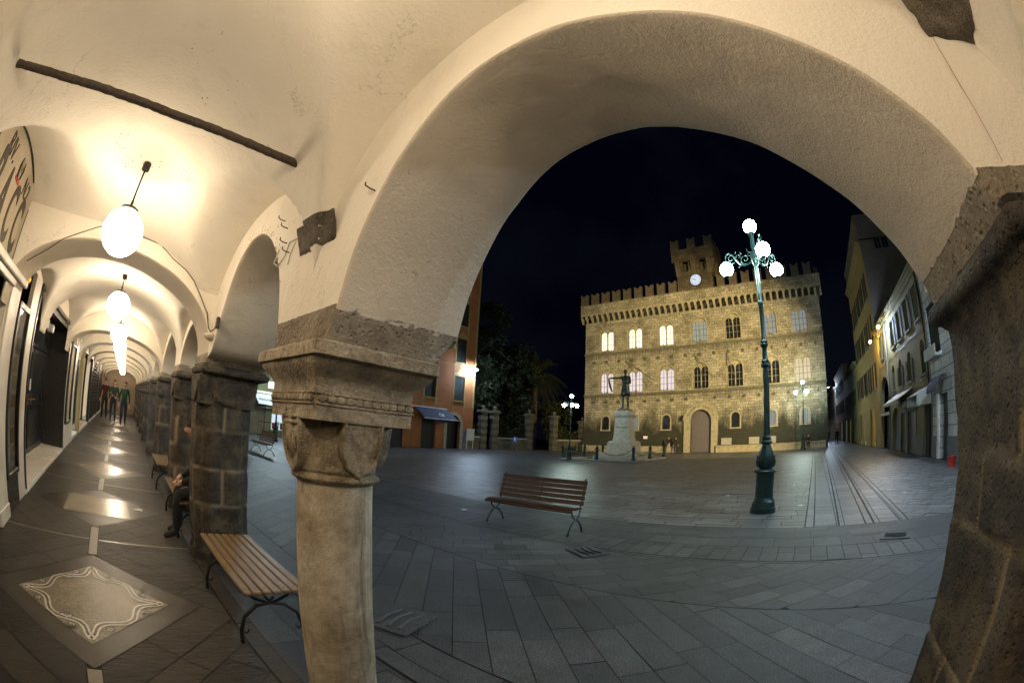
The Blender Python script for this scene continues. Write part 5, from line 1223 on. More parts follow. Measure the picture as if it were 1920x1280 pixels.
def tree(name,label,x,y,h,cr,base,kind,seed,n=9000,ls=.16):
    t=thing(name,label,'tree',(x,y,0),0,'trees behind the garden wall'); rd=random.Random(seed)
    m_=MB(); m_.tube([(0,0,0),(.1,.05,h*.25),(-.05,.1,h*.5),(.05,0,h*.8)],[.32,.25,.17,.05],9)
    for k in range(9):
        a=rd.uniform(0,6.28); z=h*rd.uniform(.25,.7); L=cr*rd.uniform(.6,1.); m_.tube([(0,0,z),(L*.5*math.cos(a),L*.5*math.sin(a),z+L*.3),(L*math.cos(a),L*math.sin(a),z+L*.5)],[.09,.06,.02],6)
    m_.build('trunk',M['bark'],t,smooth=True)
    cl=[]
    for _ in range(85):
        u=rd.random(); z=base+(h-base)*u
        rad=cr*(math.sin(PI*min(1,.18+.82*(1-u)))**.6 if kind=='round' else (1-u)**.75+.12)
        a=rd.uniform(0,6.28); r=rad*math.sqrt(rd.random())*.95; cl.append((r*math.cos(a),r*math.sin(a),z,rd.uniform(.5,1.0)*cr*.34))
    def fn(rd2):
        c=cl[rd2.randrange(len(cl))]; d=Vector((rd2.gauss(0,1),rd2.gauss(0,1),rd2.gauss(0,1))).normalized()*c[3]*rd2.uniform(.55,1.1); return (c[0]+d.x,c[1]+d.y,c[2]+d.z*.8)
    l=MB(); l.recalc=False; leaves(l,fn,n,ls,seed); l.build('crown',M['leaf'],t)
tree('evergreen_tree','tall dense evergreen tree right beside the red house',34.5,32.5,15.2,3.7,1.5,'round',1,26000,.2)
tree('evergreen_tree','middle evergreen tree, lower than the one beside the red house',39.5,31.5,11.4,3.6,1.0,'round',2,20000,.2)
tree('garden_tree','small dark tree between the palm and the palace',50.5,31.5,6.0,2.6,1.0,'round',4,9000,.2)
tree('garden_tree','bushy dark tree behind the palm trunk',47.5,36.5,7.2,3.2,1.0,'round',5,11000,.2)
tree('garden_tree','dark broad tree behind the two evergreens',43.5,37.,10.0,4.2,1.,'round',6,14000,.22)
def palm(label,x,y,h,fr,n,seed):
    t=thing('palm_tree',label,'tree',(x,y,0),0,'palms behind the garden wall'); rd=random.Random(seed)
    m_=MB(); m_.tube([(0,0,h*k/14) for k in range(15)],[.36-.006*k+(.03 if k%2 else 0) for k in range(15)],12); m_.build('trunk',M['bark'],t)
    for k in range(n):
        a=rd.uniform(0,2*PI); e=rd.uniform(-.7,1.35); L=fr*rd.uniform(.8,1.1); pts=[]
        for i in range(11):
            s=i/10; r=L*s*math.cos(e*(1-.3*s)); z=h+L*(s*math.sin(e)-.62*s*s*(1.1-.3*e)); pts.append(Vector((r*math.cos(a),r*math.sin(a),z)))
        f=MB(); f.recalc=False; side=Vector((-math.sin(a),math.cos(a),0))
        for i in range(1,10):
            for j in range(3):
                p=pts[i].lerp(pts[i+1],j/3); w_=L*.20*math.sin(PI*(.12+.8*i/10)); 
                for sg in (-1,1):
                    tip=p+side*sg*w_+Vector((0,0,-w_*.7))+(pts[i+1]-pts[i])*1.2; wd=(pts[i+1]-pts[i]).normalized()*.035; f.add([tuple(p-wd),tuple(p+wd),tuple(tip)],[(0,1,2)])
        f.tube(pts,[.03-.002*i for i in range(11)],4); f.build('frond',M['palm'],t)
palm('large dark palm with drooping fronds left of the palace',45.8,32.6,9.6,3.9,60,3)
palm('lower palm half hidden behind the first one',42.5,35.5,6.6,3.0,34,8)
hd=MB(); hd.recalc=False
def hf(rd):
    s=rd.uniform(s_list[1]+.5,s_list[4]-.6); 
    if s_list[2]+.4<s<s_list[3]-.4: s=rd.uniform(s_list[1]+.5,s_list[2]-.5)
    d=rd.uniform(.3,1.1); z=1.0+1.9*rd.random()*(.75+.25*math.sin(s*2.1)); return (GA.x+GD.x*s-GD.y*d,GA.y+GD.y*s+GD.x*d,z)
leaves(hd,hf,9000,.11,5); o=hd.build('ivy_hedge',M['leaf'],None); tag(o,'dark ivy and hedge leaves growing over the garden wall','hedge',kind='stuff')
# round blue sign, motor scooter
t=thing('road_sign','round blue traffic sign on a short post before the garden wall','sign',(33.9,26.3,0),R(-52))
p=MB(); p.tube([(0,0,0),(0,0,1.35)],.03,8); p.build('post',M['iron'],t); p=MB(); p.loft([[(.28*math.cos(2*PI*j/24),yy,1.15+.28*math.sin(2*PI*j/24)) for j in range(24)] for yy in (-.05,-.02)],cap=True); p.build('disc',M['bluep'],t); p=MB(); p.prism([(-.05,1.02),(.05,1.02),(.05,1.2),(.12,1.2),(0,1.34),(-.12,1.2),(-.05,1.2)],XZ,-.056,-.052); p.build('arrow',M['white'],t)
t=thing('motor_scooter','dark parked motor scooter at the left corner of the palace','scooter',(43.6,24.6,0),R(25))
for x in (-.6,.6):
    p=MB(); rings=[]
    for k in range(20): a=2*PI*k/20; rings.append([(x+(.21+.045*math.cos(b))*math.cos(a),.045*math.sin(b),.25+(.21+.045*math.cos(b))*math.sin(a)) for b in [2*PI*q/8 for q in range(8)]])
    rings.append(rings[0]); p.loft(rings); p.build('wheel',M['iron'],t,smooth=True)
p=MB(); rings=[]
for x,z0_,z1_,w_ in ((-.85,.5,.72,.08),(-.7,.35,.80,.16),(-.3,.28,.82,.19),(-.1,.22,.5,.18),(.15,.2,.35,.18),(.35,.22,.6,.2),(.45,.3,.98,.2),(.52,.5,1.05,.1)):
    rings.append([(x,w_*math.cos(a),(z0_+z1_)/2+(z1_-z0_)/2*math.sin(a)) for a in [2*PI*q/12 for q in range(12)]])
p.loft(rings,cap=True); p.build('body',M['blackp'],t,smooth=True); p=MB(); p.bbox(-.75,-.14,.80,-.1,.14,.88,.03); p.build('saddle',M['iron'],t); p=MB(); p.tube([(.42,-.32,1.08),(.50,0,1.04),(.42,.32,1.08)],.018,6); p.tube([(.5,0,1.04),(.58,0,.3)],.03,6); p.build('handlebar',M['iron'],t)
p=MB(); p.sphere((.56,0,.92),.07,10,6); p.build('headlight',M['glass'],t,smooth=True)
# ================================================================== MONUMENT
SX,SY=31.1,13.35
mo=thing('statue_pedestal','pale stepped stone pedestal carrying the bronze statue','pedestal',(SX-1.6,SY-.4,0))
p=MB(); p.bbox(-1.7,-1.7,0,1.7,1.7,.28,.03); p.build('step',M['statst'],mo); p=MB(); p.bbox(-1.35,-1.35,.281,1.35,1.35,.56,.03); p.build('step',M['statst'],mo)
p=MB(); p.loft([[(a*.95,b*.95,.562) for a,b in ((-1,-1),(1,-1),(1,1),(-1,1))],[(a*.92,b*.92,1.22) for a,b in ((-1,-1),(1,-1),(1,1),(-1,1))],[(a*.80,b*.80,1.34) for a,b in ((-1,-1),(1,-1),(1,1),(-1,1))]],cap=True); p.build('plinth',M['statst'],mo)
sq4=((-1,-1),(1,-1),(1,1),(-1,1))
p=MB(); p.loft([[(a*r,b*r,z) for a,b in sq4] for r,z in ((.66,1.342),(.60,1.6),(.555,2.5),(.53,3.0))],cap=True); p.build('die',M['statst'],mo)
p=MB(); p.loft([[(a*r,b*r,z) for a,b in sq4] for r,z in ((.54,3.001),(.58,3.03),(.66,3.13),(.72,3.15),(.72,3.25),(.60,3.30),(.58,3.52))],cap=True); p.build('cornice',M['statst'],mo)
for k,(s_,sz) in enumerate((('A',.16),('GIUSEPPE MAZZINI',.13),('CHIAVARI',.10))): text(s_,sz,M['letter'],mo,(-.572+.0*k,0,2.55-.24*k),(R(90),0,R(-90)),'inscription',.006,.85)
# ---- human figures (skin modifier skeletons)
def human(name,joints,mats,parent=None,seed=0):
    """joints: dict of limbs. returns one mesh with body zones coloured by nearest bone"""
    J=joints['J']; B=joints['B']; names=list(J); me=bpy.data.meshes.new(name); me.from_pydata([J[n][0] for n in names],[(names.index(a),names.index(b)) for a,b,_ in B],[])
    o=bpy.data.objects.new(name,me); COL.objects.link(o); o.modifiers.new('s','SKIN'); sv=me.skin_vertices[0].data
    for i,n in enumerate(names): r=J[n][1]; sv[i].radius=(r,r) if not isinstance(r,tuple) else r; sv[i].use_root=(n=='pelvis')
    ss=o.modifiers.new('u','SUBSURF'); ss.levels=2; ss.render_levels=2
    dg=bpy.context.evaluated_depsgraph_get(); dg.update(); m2=bpy.data.meshes.new_from_object(o.evaluated_get(dg)); bpy.data.objects.remove(o)
    # append a modelled head and hands
    vs=[tuple(v.co) for v in m2.vertices]; fs=[tuple(p.vertices) for p in m2.polygons]; zone=[]
    for p in m2.polygons:
        c=p.center; best=(9,0)
        for a,b,z in B:
            A_,B_=Vector(J[a][0]),Vector(J[b][0]); ab=B_-A_; t_=max(0,min(1,(c-A_).dot(ab)/max(1e-9,ab.length_squared))); d=(c-A_-ab*t_).length; best=min(best,(d,z))
        zone.append(best[1])
    H=Vector(J['head'][0]); f=joints.get('face',Vector((-1,0,0))); f=Vector(f).normalized(); sd=Vector((0,0,1)).cross(f).normalized()
    base=len(vs); rg,sg=14,18
    for i in range(rg+1):
        th=PI*i/rg
        for j in range(sg):
            ph=2*PI*j/sg; cx=math.cos(ph)*math.sin(th); cy=math.sin(ph)*math.sin(th); cz=math.cos(th)
            x,y,z=cx*.098,cy*.076,cz*.118
            if cz<-.2: x*=1+.25*cz*.6; y*=1+.45*cz*.7
            if cx>.9 and -.35<cz<.15: x+=.024*(1-abs(cz+.15)/.3 if abs(cz+.15)<.3 else 0)*(1 if abs(cy)<.25 else 0)
            if cx>.7 and .05<cz<.3 and .2<abs(cy)<.55: x-=.010
            if abs(cy)>.93 and abs(cz)<.3: y*=1.14
            vs.append(tuple(H+f*x+sd*y+Vector((0,0,z))))
    for i in range(rg):
        for j in range(sg): fs.append((base+i*sg+j,base+(i+1)*sg+j,base+(i+1)*sg+(j+1)%sg,base+i*sg+(j+1)%sg)); zone.append(0)
    # fingers
    for hk in ('handL','handR'):
        if hk in J:
            h=Vector(J[hk][0]); w=Vector(J[joints['wrist'][hk]][0]); d=(h-w).normalized(); s2=d.cross(Vector((0,0,1))); s2=s2.normalized() if s2.length>.1 else Vector((1,0,0))
            s3=Vector((0,1,0)) if abs(d.y)<.8 else Vector((1,0,0))
            for k in range(5):
                mb=MB(); of=s3*(-.03+.02*k) if k<4 else s3*-.035; L=[.07,.078,.074,.058,.05][k]; st=h+of+d*(.02 if k<4 else -.02)
                dd=(d+(s3*-.9 if k==4 else Vector((0,0,0)))).normalized(); cu=s2*.012
                mb.tube([tuple(st),tuple(st+dd*L*.4),tuple(st+dd*L*.75+cu),tuple(st+dd*L+cu*2.2)],[.009,.0085,.008,.006],6); n0=len(vs); vs+=mb.v; fs+=[tuple(i+n0 for i in q) for q in mb.f]; zone+= [0]*len(mb.f)
    me=bpy.data.meshes.new(name); me.from_pydata(vs,[],fs)
    for q in mats: me.materials.append(q)
    me.polygons.foreach_set('material_index',zone); me.polygons.foreach_set('use_smooth',[True]*len(fs)); me.update()
    o=bpy.data.objects.new(name,me); COL.objects.link(o); o['hair_at']=0; del o['hair_at']
    return o,H,f,sd
def hair(parent,H,f,sd,mat,long=0.):
    m_=MB(); rings=[]
    for i in range(9):
        th=PI*.62*i/8; row=[]
        for j in range(18):
            ph=2*PI*j/18; cx=math.cos(ph); k=1.0 if cx<.35 else (.72 if th>.9 else 1.0); t2=th*(k if cx>.35 else 1+.15*long)
            row.append(tuple(H+f*(math.cos(ph)*math.sin(t2)*.106-.006)+sd*(math.sin(ph)*math.sin(t2)*.086)+Vector((0,0,math.cos(t2)*.128-(.0 if cx>.0 else long*.05*max(0,i-4)*.5)))))
        rings.append(row)
    m_.loft(rings); o=m_.build('hair',mat,parent,smooth=True); return o
def standing(step=.12,arm='down',lean=0.,coat=False,face=(-1,0,0),hh=1.0):
    J={'pelvis':((0,0,.93),(.145,.11)),'spine':((.0,0,1.1),(.14,.105)),'chest':((.0+lean*.3,0,1.3),(.165,.115)),'neckb':((lean*.5,0,1.46),(.085,.075)),'neck':((lean*.55-.01,0,1.53),.052),'head':((lean*.6-.03,0,1.64),.05),
    'hipL':((0,.09,.88),.105),'kneeL':((-step*.6,.10,.50),.065),'ankL':((-step*.4,.10,.09),.045),'toeL':((-step*.4-.16,.11,.035),.034),
    'hipR':((0,-.09,.88),.105),'kneeR':((step*.3,-.10,.50),.065),'ankR':((step,-.10,.10),.045),'toeR':((step-.15,-.11,.035),.034),
    'shL':((lean*.45,.17,1.41),.066),'shR':((lean*.45,-.17,1.41),.066)}
    if arm=='down':
        J['elL']=((.03,.24,1.14),.047);J['wrL']=((-.05,.25,.90),.032);J['handL']=((-.07,.25,.82),.030);J['elR']=((.03,-.24,1.14),.047);J['wrR']=((-.06,-.25,.90),.032);J['handR']=((-.08,-.25,.82),.030)
    elif arm=='fold':
        J['elL']=((-.05,.25,1.14),.047);J['wrL']=((-.22,.12,1.10),.032);J['handL']=((-.26,.05,1.11),.030);J['elR']=((-.02,-.25,1.14),.047);J['wrR']=((-.20,-.14,1.05),.032);J['handR']=((-.24,-.06,1.06),.030)
    elif arm=='statue':
        J['elL']=((-.05,.44,1.40),.055);J['wrL']=((-.10,.70,1.40),.038);J['handL']=((-.12,.79,1.39),.032);J['elR']=((-.05,-.27,1.13),.055);J['wrR']=((-.20,-.10,1.20),.036);J['handR']=((-.22,-.02,1.24),.032)
    B=[('pelvis','spine',1),('spine','chest',1),('chest','neckb',1),('neckb','neck',0),('neck','head',0),('pelvis','hipL',2),('hipL','kneeL',2),('kneeL','ankL',2),('ankL','toeL',3),('pelvis','hipR',2),('hipR','kneeR',2),('kneeR','ankR',2),('ankR','toeR',3),
       ('chest','shL',1),('shL','elL',1),('elL','wrL',1),('wrL','handL',0),('chest','shR',1),('shR','elR',1),('elR','wrR',1),('wrR','handR',0)]
    return dict(J=J,B=B,face=face,wrist={'handL':'wrL','handR':'wrR'})
def sitting():
    d=standing(); J=d['J']
    J.update({'pelvis':((.05,0,.54),(.15,.12)),'spine':((.02,0,.70),(.145,.115)),'chest':((-.06,0,.92),(.17,.12)),'neckb':((-.12,0,1.06),(.085,.075)),'neck':((-.16,0,1.11),.052),'head':((-.21,0,1.20),.05),
     'hipL':((.02,.10,.52),.11),'kneeL':((-.38,.13,.52),.072),'ankL':((-.36,.13,.10),.046),'toeL':((-.52,.14,.035),.034),'hipR':((.02,-.10,.52),.11),'kneeR':((-.40,-.12,.52),.072),'ankR':((-.44,-.12,.10),.046),'toeR':((-.60,-.13,.035),.034),
     'shL':((-.09,.18,1.01),.07),'shR':((-.09,-.18,1.01),.07),'elL':((-.12,.25,.76),.052),'wrL':((-.33,.12,.66),.034),'handL':((-.38,.06,.63),.03),'elR':((-.12,-.25,.76),.052),'wrR':((-.34,-.12,.64),.034),'handR':((-.39,-.06,.61),.03)})
    return d
cl=lambda n,c:simple(n,c,tuple(x*.6 for x in c),14,.9,.003,50)
skin=simple('skin',(.50,.30,.21),(.42,.24,.17),20,.55); jean=cl('blue_jeans',(.025,.033,.055)); dkc=cl('dark_cloth',(.018,.018,.022)); shoe=cl('shoes',(.03,.025,.02)); hairb=cl('dark_hair',(.03,.02,.012)); hairr=cl('reddish_hair',(.12,.03,.015))
def person(label,loc,rz,pose,jacket,trs,hmat,group=None,long=0.):
    o,H,f,sd=human('person',pose,[skin,jacket,trs,shoe]); o.location=loc; o.rotation_euler=(0,0,rz); tag(o,label,'person',group); hair(o,H,f,sd,hmat,long); return o
grn_=cl('green_jacket',(.012,.06,.024)); dgr=cl('dark_green_jacket',(.014,.03,.018)); mar_=cl('maroon_jacket',(.07,.018,.018)); khk=cl('khaki_trousers',(.35,.30,.20)); red_=cl('red_scarf',(.4,.03,.02))
person('person in a bright green jacket walking down the arcade, right one of three',(.02,19.3,0),R(90),standing(.26,'down',.10),grn_,jean,hairb,'people walking down the arcade')
person('person with red hair in a dark green jacket, middle one of three walking',(-.52,20.2,0),R(97),standing(-.18,'fold',.06),dgr,jean,hairr,'people walking down the arcade',1.)
person('person in a maroon jacket walking nearest to the shop wall',(-1.02,21.3,0),R(80),standing(.14,'down',.05),mar_,dkc,hairr,'people walking down the arcade')
person('person in a dark coat sitting bent forward on the arcade bench beside the octagonal pillar',(1.08,4.93,0),0,sitting(),dkc,dkc,hairb)
person('person in a dark jacket and pale trousers standing left of the palace door',(44.4,14.35,0),R(150),standing(.08,'fold'),dkc,khk,hairb,'people by the palace door')
person('darker dressed person standing close to the one in pale trousers',(44.6,13.6,0),R(200),standing(.06),dkc,dkc,hairb,'people by the palace door')
person('person in black seated on the stone ledge behind the far lamp post',(45.0,-.55,.12),0,sitting(),dkc,dkc,hairb)
for i,(x,y,lb) in enumerate(((58,-4.6,'small distant figure walking in the street near the palace side'),(63,-5.2,'small distant figure walking closest to the right shop fronts'),(70,-4.2,'tiny figure farthest down the street'))):
    person(lb,(x,y,0),R(20*i),standing(.2),dkc,dkc,hairb,'people far down the street')
# statue
ps=standing(.10,'statue'); so,H,f,sd=human('bronze_statue',ps,[M['bronze']]*4); so.scale=(1.62,1.62,1.66); so.location=(SX-1.6,SY-.4,3.62)
tag(so,'dark bronze statue of a standing man with one arm outstretched, on the stone pedestal','statue')
hair(so,H,f,sd,M['bronze'])
m_=MB(); m_.loft([[(r*1.0*math.cos(2*PI*j/20)+.01,r*1.35*math.sin(2*PI*j/20),z) for j in range(20)] for r,z in ((.125,1.40),(.135,1.25),(.118,1.08),(.135,.95),(.155,.78),(.17,.60),(.165,.60),(.10,.9))]); m_.build('frock_coat',M['bronze'],so,smooth=True)
m_=MB(); m_.loft([[(-.10+.03*math.sin(y_*30),y_,zt_),( -.08+.03*math.sin(y_*30+1),y_,zb_)] for y_,zt_,zb_ in [(.40+.42*k/10,1.41-.01*k/10,1.30-.6*(k/10)**1.6) for k in range(11)]],closed=False)
m_.add([],[]); cape=MB(); 
pts=[(-.12,.78,1.40),(-.12,.76,1.2),(-.12,.70,1.0),(-.12,.63,.84),(-.11,.60,.78)]
cape.tube(pts,[.03,.045,.05,.04,.015],8); cape.build('held_cloth',M['bronze'],so,smooth=True)
m_=MB(); m_.bbox(-.28,-.25,-.06,.3,.25,.02,.02); m_.build('base_plate',M['bronze'],so)
# kerb + posts + chains
x0,x1,y0_,y1_=25.9,32.0,10.7,15.9
k_=MB(); 
for a in ((x0-.15,y0_-.15,x1+.15,y0_+.15),(x0-.15,y1_-.15,x1+.15,y1_+.15)): k_.bbox(a[0],a[1],0,a[2],a[3],.12,.02)
for a in ((x0-.15,y0_+.151,x0+.15,y1_-.151),(x1-.15,y0_+.151,x1+.15,y1_-.151)): k_.bbox(a[0],a[1],0,a[2],a[3],.12,.02)
tag(k_.build('monument_kerb',M['statst'],None),'low square stone kerb around the statue','kerb',kind='structure')
P8=[(x0,y0_),((x0+x1)/2,y0_),(x1,y0_),(x1,(y0_+y1_)/2),(x1,y1_),((x0+x1)/2,y1_),(x0,y1_),(x0,(y0_+y1_)/2)]
nm=['near right corner','middle of the right side','far right corner','middle of the far side','far left corner','middle of the left side','near left corner','middle of the near side']
for (x,y),q in zip(P8,nm):
    p=MB(); p.lathe([(.16,.12),(.16,.2),(.11,.26),(.10,.80),(.13,.84),(.13,.90),(.06,.96),(.07,1.0),(.01,1.06)],(0,0),8); o=p.build('chain_post',M['green'],None); o.location=(x,y,0); tag(o,'dark iron post of the statue chain railing, '+q,'post','posts of the chain railing')
for i in range(8):
    a,b=Vector((*P8[i],.84)),Vector((*P8[(i+1)%8],.84)); p=MB(); 
    for dz,am in ((0,.42),):
        p.tube([tuple(a.lerp(b,s/16)-Vector((0,0,am*4*(s/16)*(1-s/16)))) for s in range(17)],.022,6)
    tag(p.build('hanging_chain',M['iron'],None,smooth=True),'sagging chain of the statue railing from %s to %s'%(nm[i].replace('middle of the ','mid ').replace(' corner',''),nm[(i+1)%8].replace('middle of the ','mid ').replace(' corner','')),'chain','chains of the statue railing')
# ================================================================== SHOPS ON THE LEFT WALL  (local x = world y, local y = depth into wall)
def shopthing(name,label,y0,cat='shop front'): return thing(name,label,cat,(-1.5,y0,0),R(90))
back=MB(); back.box(-3.4,-6.4,0,-3.2,46,3.4); back.box(-3.2,-6.4,-.012,-1.52,46,-.004); tag(back.build('shop_interior',M['dark'],None),'dark back wall of the shop rooms behind the arcade','wall',kind='structure')
s1=shopthing('lottery_shop','shop front with painted arched sign, marble pilaster and roller shutter, nearest on the left',0)
def lun(w,h,n=32,c=3.35,z=2.25): return [(c-w,z),]+[(c-w*math.cos(PI*k/n),z+h*math.sin(PI*k/n)**.9) for k in range(1,n)]+[(c+w,z)]
p=MB(); p.prism(lun(1.15,.70),XZ,-.02,.01); sg=p.build('sign_board',M['cream'],s1)
p=MB(); L_=lun(1.16,.72); p.tube([(a,-.03,b) for a,b in L_],.018,6); p.build('sign_rim',M['bronze'],s1,smooth=True)
for ch,u in zip('TABACCHI',(2.30,2.58,2.90,3.20,3.52,3.82,4.13,4.36)):
    text(ch,.60,M['letter'],sg,(u,-.024,2.475),(R(90),0,0),'sign_letter',.003,.50,bold=.013)
text('RIV.',.20,M['letter'],sg,(2.98,-.024,2.76),(R(90),0,0),'sign_letter',.003,.75); text('N.2',.20,M['letter'],sg,(3.74,-.024,2.76),(R(90),0,0),'sign_letter',.003,.75)
p=MB(); p.loft([[(3.37+.055*k*math.cos(2*PI*j/20),-.025-.004*(1-k),2.79+.085*k*math.sin(2*PI*j/20)) for j in range(20)] for k in (1,.75,.72,.05)]); em=p.build('emblem',M['statst'],sg)
p=MB(); p.prism([(3.37+.045*(1 if i%2==0 else .45)*math.sin(2*PI*i/10),2.80+.045*(1 if i%2==0 else .45)*math.cos(2*PI*i/10)) for i in range(10)],XZ,-.034,-.028); p.build('emblem_star',M['brass'],em)
p=MB(); 
for sg_ in (-1,1): p.tube([(3.37,-.03,2.70),(3.37+sg_*.05,-.03,2.73),(3.37+sg_*.065,-.03,2.80),(3.37+sg_*.05,-.03,2.86)],[.004,.009,.009,.004],5)
p.build('emblem_wreath',M['greenb'],em); p=MB(); p.prism([(3.30,2.685),(3.44,2.685),(3.45,2.71),(3.29,2.71)],XZ,-.032,-.026); p.build('emblem_ribbon',M['redp'],em)
p=MB(); p.bbox(.9,-.10,2.165,4.68,.02,2.235,.012); p.bbox(.9,-.06,2.10,4.30,.02,2.163,.01); p.build('fascia',M['whitem'],s1)
p=MB(); p.bbox(4.30,-.03,0,4.70,.05,2.16,.008); p.build('pilaster',M['whitem'],s1); p=MB(); p.bbox(4.28,-.045,0,4.70,.04,.14,.006); p.build('pilaster_foot',M['whitem'],s1)
p=MB(); p.box(.9,.14,0,4.29,.17,2.1); p.build('roller_shutter',M['shutter'],s1)
p=MB(); 
for k in range(12): p.box(.9,.10,.05+.17*k,4.29,.125,.07+.17*k)
p.build('shutter_ribs',M['iron'],s1)
p=MB(); p.loft([[(4.77+.035*math.cos(2*PI*j/14),yy,2.28+.05*math.sin(2*PI*j/14)) for j in range(14)] for yy in (.0,-.05)],cap=True); p.sphere((4.77,-.06,2.28),.035,12,8); 
o=p.build('alarm_lamp',M['amber'],s1,smooth=True)
cs=shopthing('display_case','narrow black framed glass display case with papers, on the wall beside the marble pilaster',4.70,'display case')
p=MB(); p.bbox(.02,-.02,0,.62,.06,.34,.006); p.build('base',M['blackp'],cs)
fr=MB(); fr.bbox(.02,-.05,.342,.07,.04,2.06,.006); fr.bbox(.57,-.05,.342,.62,.04,2.06,.006); fr.bbox(.071,-.05,.342,.569,.04,.40,.006); fr.bbox(.071,-.05,2.0,.569,.04,2.06,.006); fr.build('frame',M['blackp'],cs)
p=MB(); p.box(.07,.01,.4,.57,.02,2.0); p.build('back_panel',M['paper'],cs)
rd=random.Random(5)
for k in range(16):
    z=.48+1.45*(k//2)/8; x=.11+.23*(k%2); p=MB(); p.box(x,.002,z,x+.16+rd.uniform(0,.03),.006,z+.13+rd.uniform(0,.03)); p.build('notice',[M['white'],M['cream'],M['statst'],M['ochre']][rd.randrange(4)],cs)
g_=NT('case_glass'); g_.b.inputs['Transmission Weight'].default_value=1; g_.b.inputs['Roughness'].default_value=.02; g_.b.inputs['IOR'].default_value=1.1; M['cg']=g_.mat
p=MB(); p.box(.07,-.03,.4,.57,-.026,2.0); p.build('glass_pane',M['cg'],cs)
ds=shopthing('doorway_front','wide recessed black doorway with brass handle and marble step',5.30,'doorway')
p=MB(); p.bbox(.04,-.02,0,.42,.05,2.45,.008); p.build('pilaster',M['whitem'],ds)
D0,D1=.46,4.5
p=MB(); p.bbox(D0,-.05,2.38,D1,.02,2.45,.01); p.box(D0,.0,2.30,D1,1.2,2.38); p.build('lintel',M['blackp'],ds)
p=MB(); p.box(D0,-.03,0,D0+.05,.95,2.30); p.build('left_jamb',M['blackp'],ds); p=MB(); p.box(D1-.06,-.03,0,D1,.95,2.30); p.build('right_jamb',M['blackp'],ds)
p=MB(); p.bbox(D0-.02,-.03,-.01,D1+.02,.60,.055,.01); p.build('marble_step',M['whitem'],ds)
# inner screen at depth .55
def fr_(x0,x1,z0,z1,y=.55,w=.05,mat=M['blackp'],nm='door_frame'):
    p=MB(); p.bbox(x0,y-.03,z0,x0+w,y+.03,z1,.005); p.bbox(x1-w,y-.03,z0,x1,y+.03,z1,.005); p.bbox(x0+w,y-.03,z1-w,x1-w,y+.03,z1,.005); p.bbox(x0+w,y-.03,z0,x1-w,y+.03,z0+w,.005); return p.build(nm,mat,ds)
grm=simple('grey_metal_frame',(.16,.15,.13),(.12,.11,.10),6,.4)
fr_(D0+.05,1.75,.06,1.78,.45,.06,grm,'window_frame'); fr_(D0+.05,1.75,1.80,2.29,.45,.06,grm,'window_frame'); fr_(1.78,2.9,.06,1.78,.55,.08); fr_(2.92,4.40,.06,1.78,.55,.09); fr_(1.78,4.42,1.80,2.29,.55,.06)
p=MB(); p.box(D0+.1,.47,.1,1.70,.48,1.75); p.build('window_glass',M['glass'],ds)
for a,b in ((1.86,2.82),(3.0,4.32)): p=MB(); p.box(a,.555,.14,b,.57,.75); p.build('door_panel',M['blackp'],ds); p=MB(); p.box(a,.555,.77,b,.565,1.70); p.build('door_glass',M['glass'],ds)
p=MB(); p.box(1.84,.56,1.85,4.36,.57,2.24); p.build('fanlight',M['glass'],ds)
p=MB(); p.box(.62,.44,1.35,.95,.45,1.62); p.build('poster',M['paper'],ds); p=MB(); p.box(1.05,.44,.6,1.45,.45,1.3); p.build('poster',M['cream'],ds)
for x in (2.75,3.05): p=MB(); p.tube([(x,.50,.95),(x+.12,.47,.95)],.014,8); p.bbox(x-.03,.51,.86,x+.03,.53,1.04,.004); p.build('door_handle',M['brass'],ds)
p=MB(); p.box(2.72,.50,1.1,2.84,.508,1.28); p.build('notice',M['white'],ds)
for x in (1.9,2.5): p=MB(); p.bbox(x,.10,2.08,x+.16,.22,2.20,.01); p.tube([(x+.08,.2,2.2),(x+.08,.25,2.3)],.012,6); p.build('small_spotlight',M['white'],ds)
c2_=shopthing('display_case','slim lit display case after the black doorway',9.82,'display case')
fr=MB(); fr.bbox(.28,-.05,.5,.33,.03,2.15,.006); fr.bbox(1.15,-.05,.5,1.2,.03,2.15,.006); fr.bbox(.331,-.05,2.1,1.149,.03,2.15,.006); fr.bbox(.331,-.05,.5,1.149,.03,.55,.006); fr.build('frame',M['bronze'],c2_); p=MB(); p.box(.32,.0,.54,1.16,.01,2.11); p.build('back_panel',M['cream'],c2_)
p=MB(); p.bbox(.0,-.02,0,1.28,.05,.48,.006); p.build('base',M['whitem'],c2_)
def shop(label,y0,y1,kind,glow):
    w=y1-y0; s_=shopthing('arcade_shop',label,y0); p=MB(); p.bbox(0,-.03,0,.32,.08,2.35,.01); p.build('pilaster',{'a':M['yel2'],'b':M['whitem'],'c':M['blackp']}[kind],s_); p=MB(); p.bbox(.33,-.05,2.2,w-.01,.05,2.4,.01); p.build('fascia',M['blackp'] if kind!='b' else M['whitem'],s_)
    p=MB(); p.box(.33,.35,.1,w-.01,.38,2.2); p.build('window_pane',glow,s_); p=MB(); p.bbox(.33,-.02,0,w-.02,.35,.09,.01); p.build('step',M['whitem'],s_)
    if kind=='c':
        g=MB(); n=int((w-.35)/.12)
        for k in range(n): g.box(.35+.12*k,.0,.1,.37+.12*k,.02,2.2)
        for k in range(17): g.box(.34,-.012,.1+.125*k,w-.02,-.0,.12+.125*k)
        g.build('security_grille',M['iron'],s_)
    else:
        [MB().bbox(x_,.22,.1,x_+.065,.3,2.2,.005).build('window_mullion',M['white'] if kind=='b' else M['blackp'],s_) for x_ in (.33,w*.5,w-.085)]
    return s_
M['bg']=emis('bluish_shop_glow',(.68,.84,1),2.2); M['wg']=emis('soft_shop_glow',(1,.8,.5),.55)
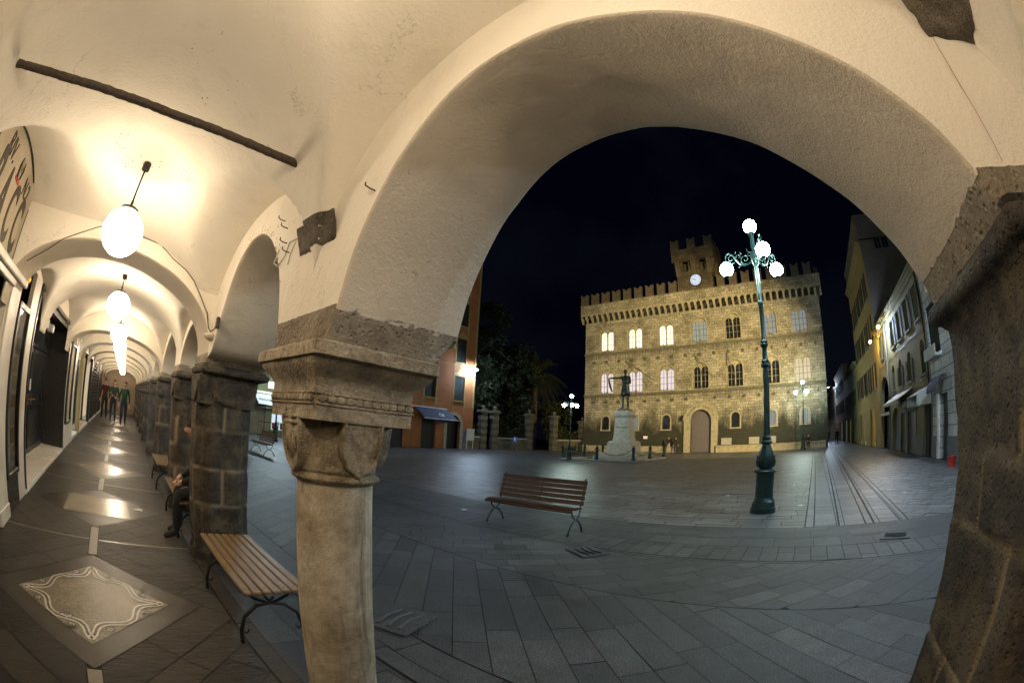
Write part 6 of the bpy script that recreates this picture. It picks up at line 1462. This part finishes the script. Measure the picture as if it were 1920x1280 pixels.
shop('shop front with bluish lit window, first after the display cases',11.25,13.1,'b',M['bg'])
shop('shop front with orange stone pilaster beyond the bluish window',13.15,16.9,'a',M['dark'])
shop('shop front closed by a metal grille lit from behind',17.0,21.8,'c',M['wg'])
shop('dark shop front beyond the first grille',21.9,25.5,'c',M['dark'])
shop('warm lit shop front with dark pilaster, half way down the arcade',25.6,29.3,'a',M['wg'])
shop('far grilled shop front past the warm lit one',29.4,34.,'c',M['warmglow'])
shop('far white framed shop front near the arcade end',34.1,39.,'b',M['wg'])
shop('last shop front at the arcade end',39.1,45.9,'a',M['bg'])
p=MB(); p.bbox(-.06,-.35,0,.06,.0,1.9,.01); 
# small things
p=MB(); p.add([(0,0,.006),(.10,.03,.02),(.16,.02,.008),(.14,-.06,.008),(.05,-.05,.012)],[(0,1,4),(1,2,3,4)]); o=p.build('crumpled_paper',M['white'],None); o.location=(.15,5.95,0); tag(o,'scrap of white paper lying on the arcade floor','litter')
def grate(x,y,rz,label):
    t=thing('drain_grate',label,'drain',(x,y,.004),rz,'street drain covers'); p=MB(); p.bbox(-.24,-.2,-.002,.24,.2,.010,.003); p.build('cover',M['sq'],t)
    for k in range(3):
        p=MB(); y_=-.10+.09*k; p.tube([(-.17,y_,.010),(0,y_+.03,.011),(.17,y_,.010)],.013,5); p.build('slot',M['dark'],t)
grate(1.95,2.52,R(20),'slotted drain cover beside the foot of the carved column'); grate(6.25,-1.55,R(75),'slotted drain cover at the start of the street grooves')
grate(5.0,2.62,R(60),'small slotted drain cover right of the bench in the square')
rd=random.Random(11)
for i,(x,y,lb) in enumerate(((6.05,5.9,'white paper scrap left of the square bench'),(11.3,1.9,'pale scrap on the paving left of the lamp post'),(9.6,-.1,'pale scrap right beside the lamp post foot'),(13.5,.2,'pale scrap beyond the lamp post'),(10.3,-2.6,'pale patch scrap between the street grooves'))):
    p=MB(); p.add([(0,0,.006),(.09,.05,.010),(.15,-.03,.007),(.06,-.07,.012)],[(0,1,2,3)]); o=p.build('paper_scrap',M['white'],None); o.location=(x,y,0); o.rotation_euler=(0,0,i); tag(o,lb,'litter')
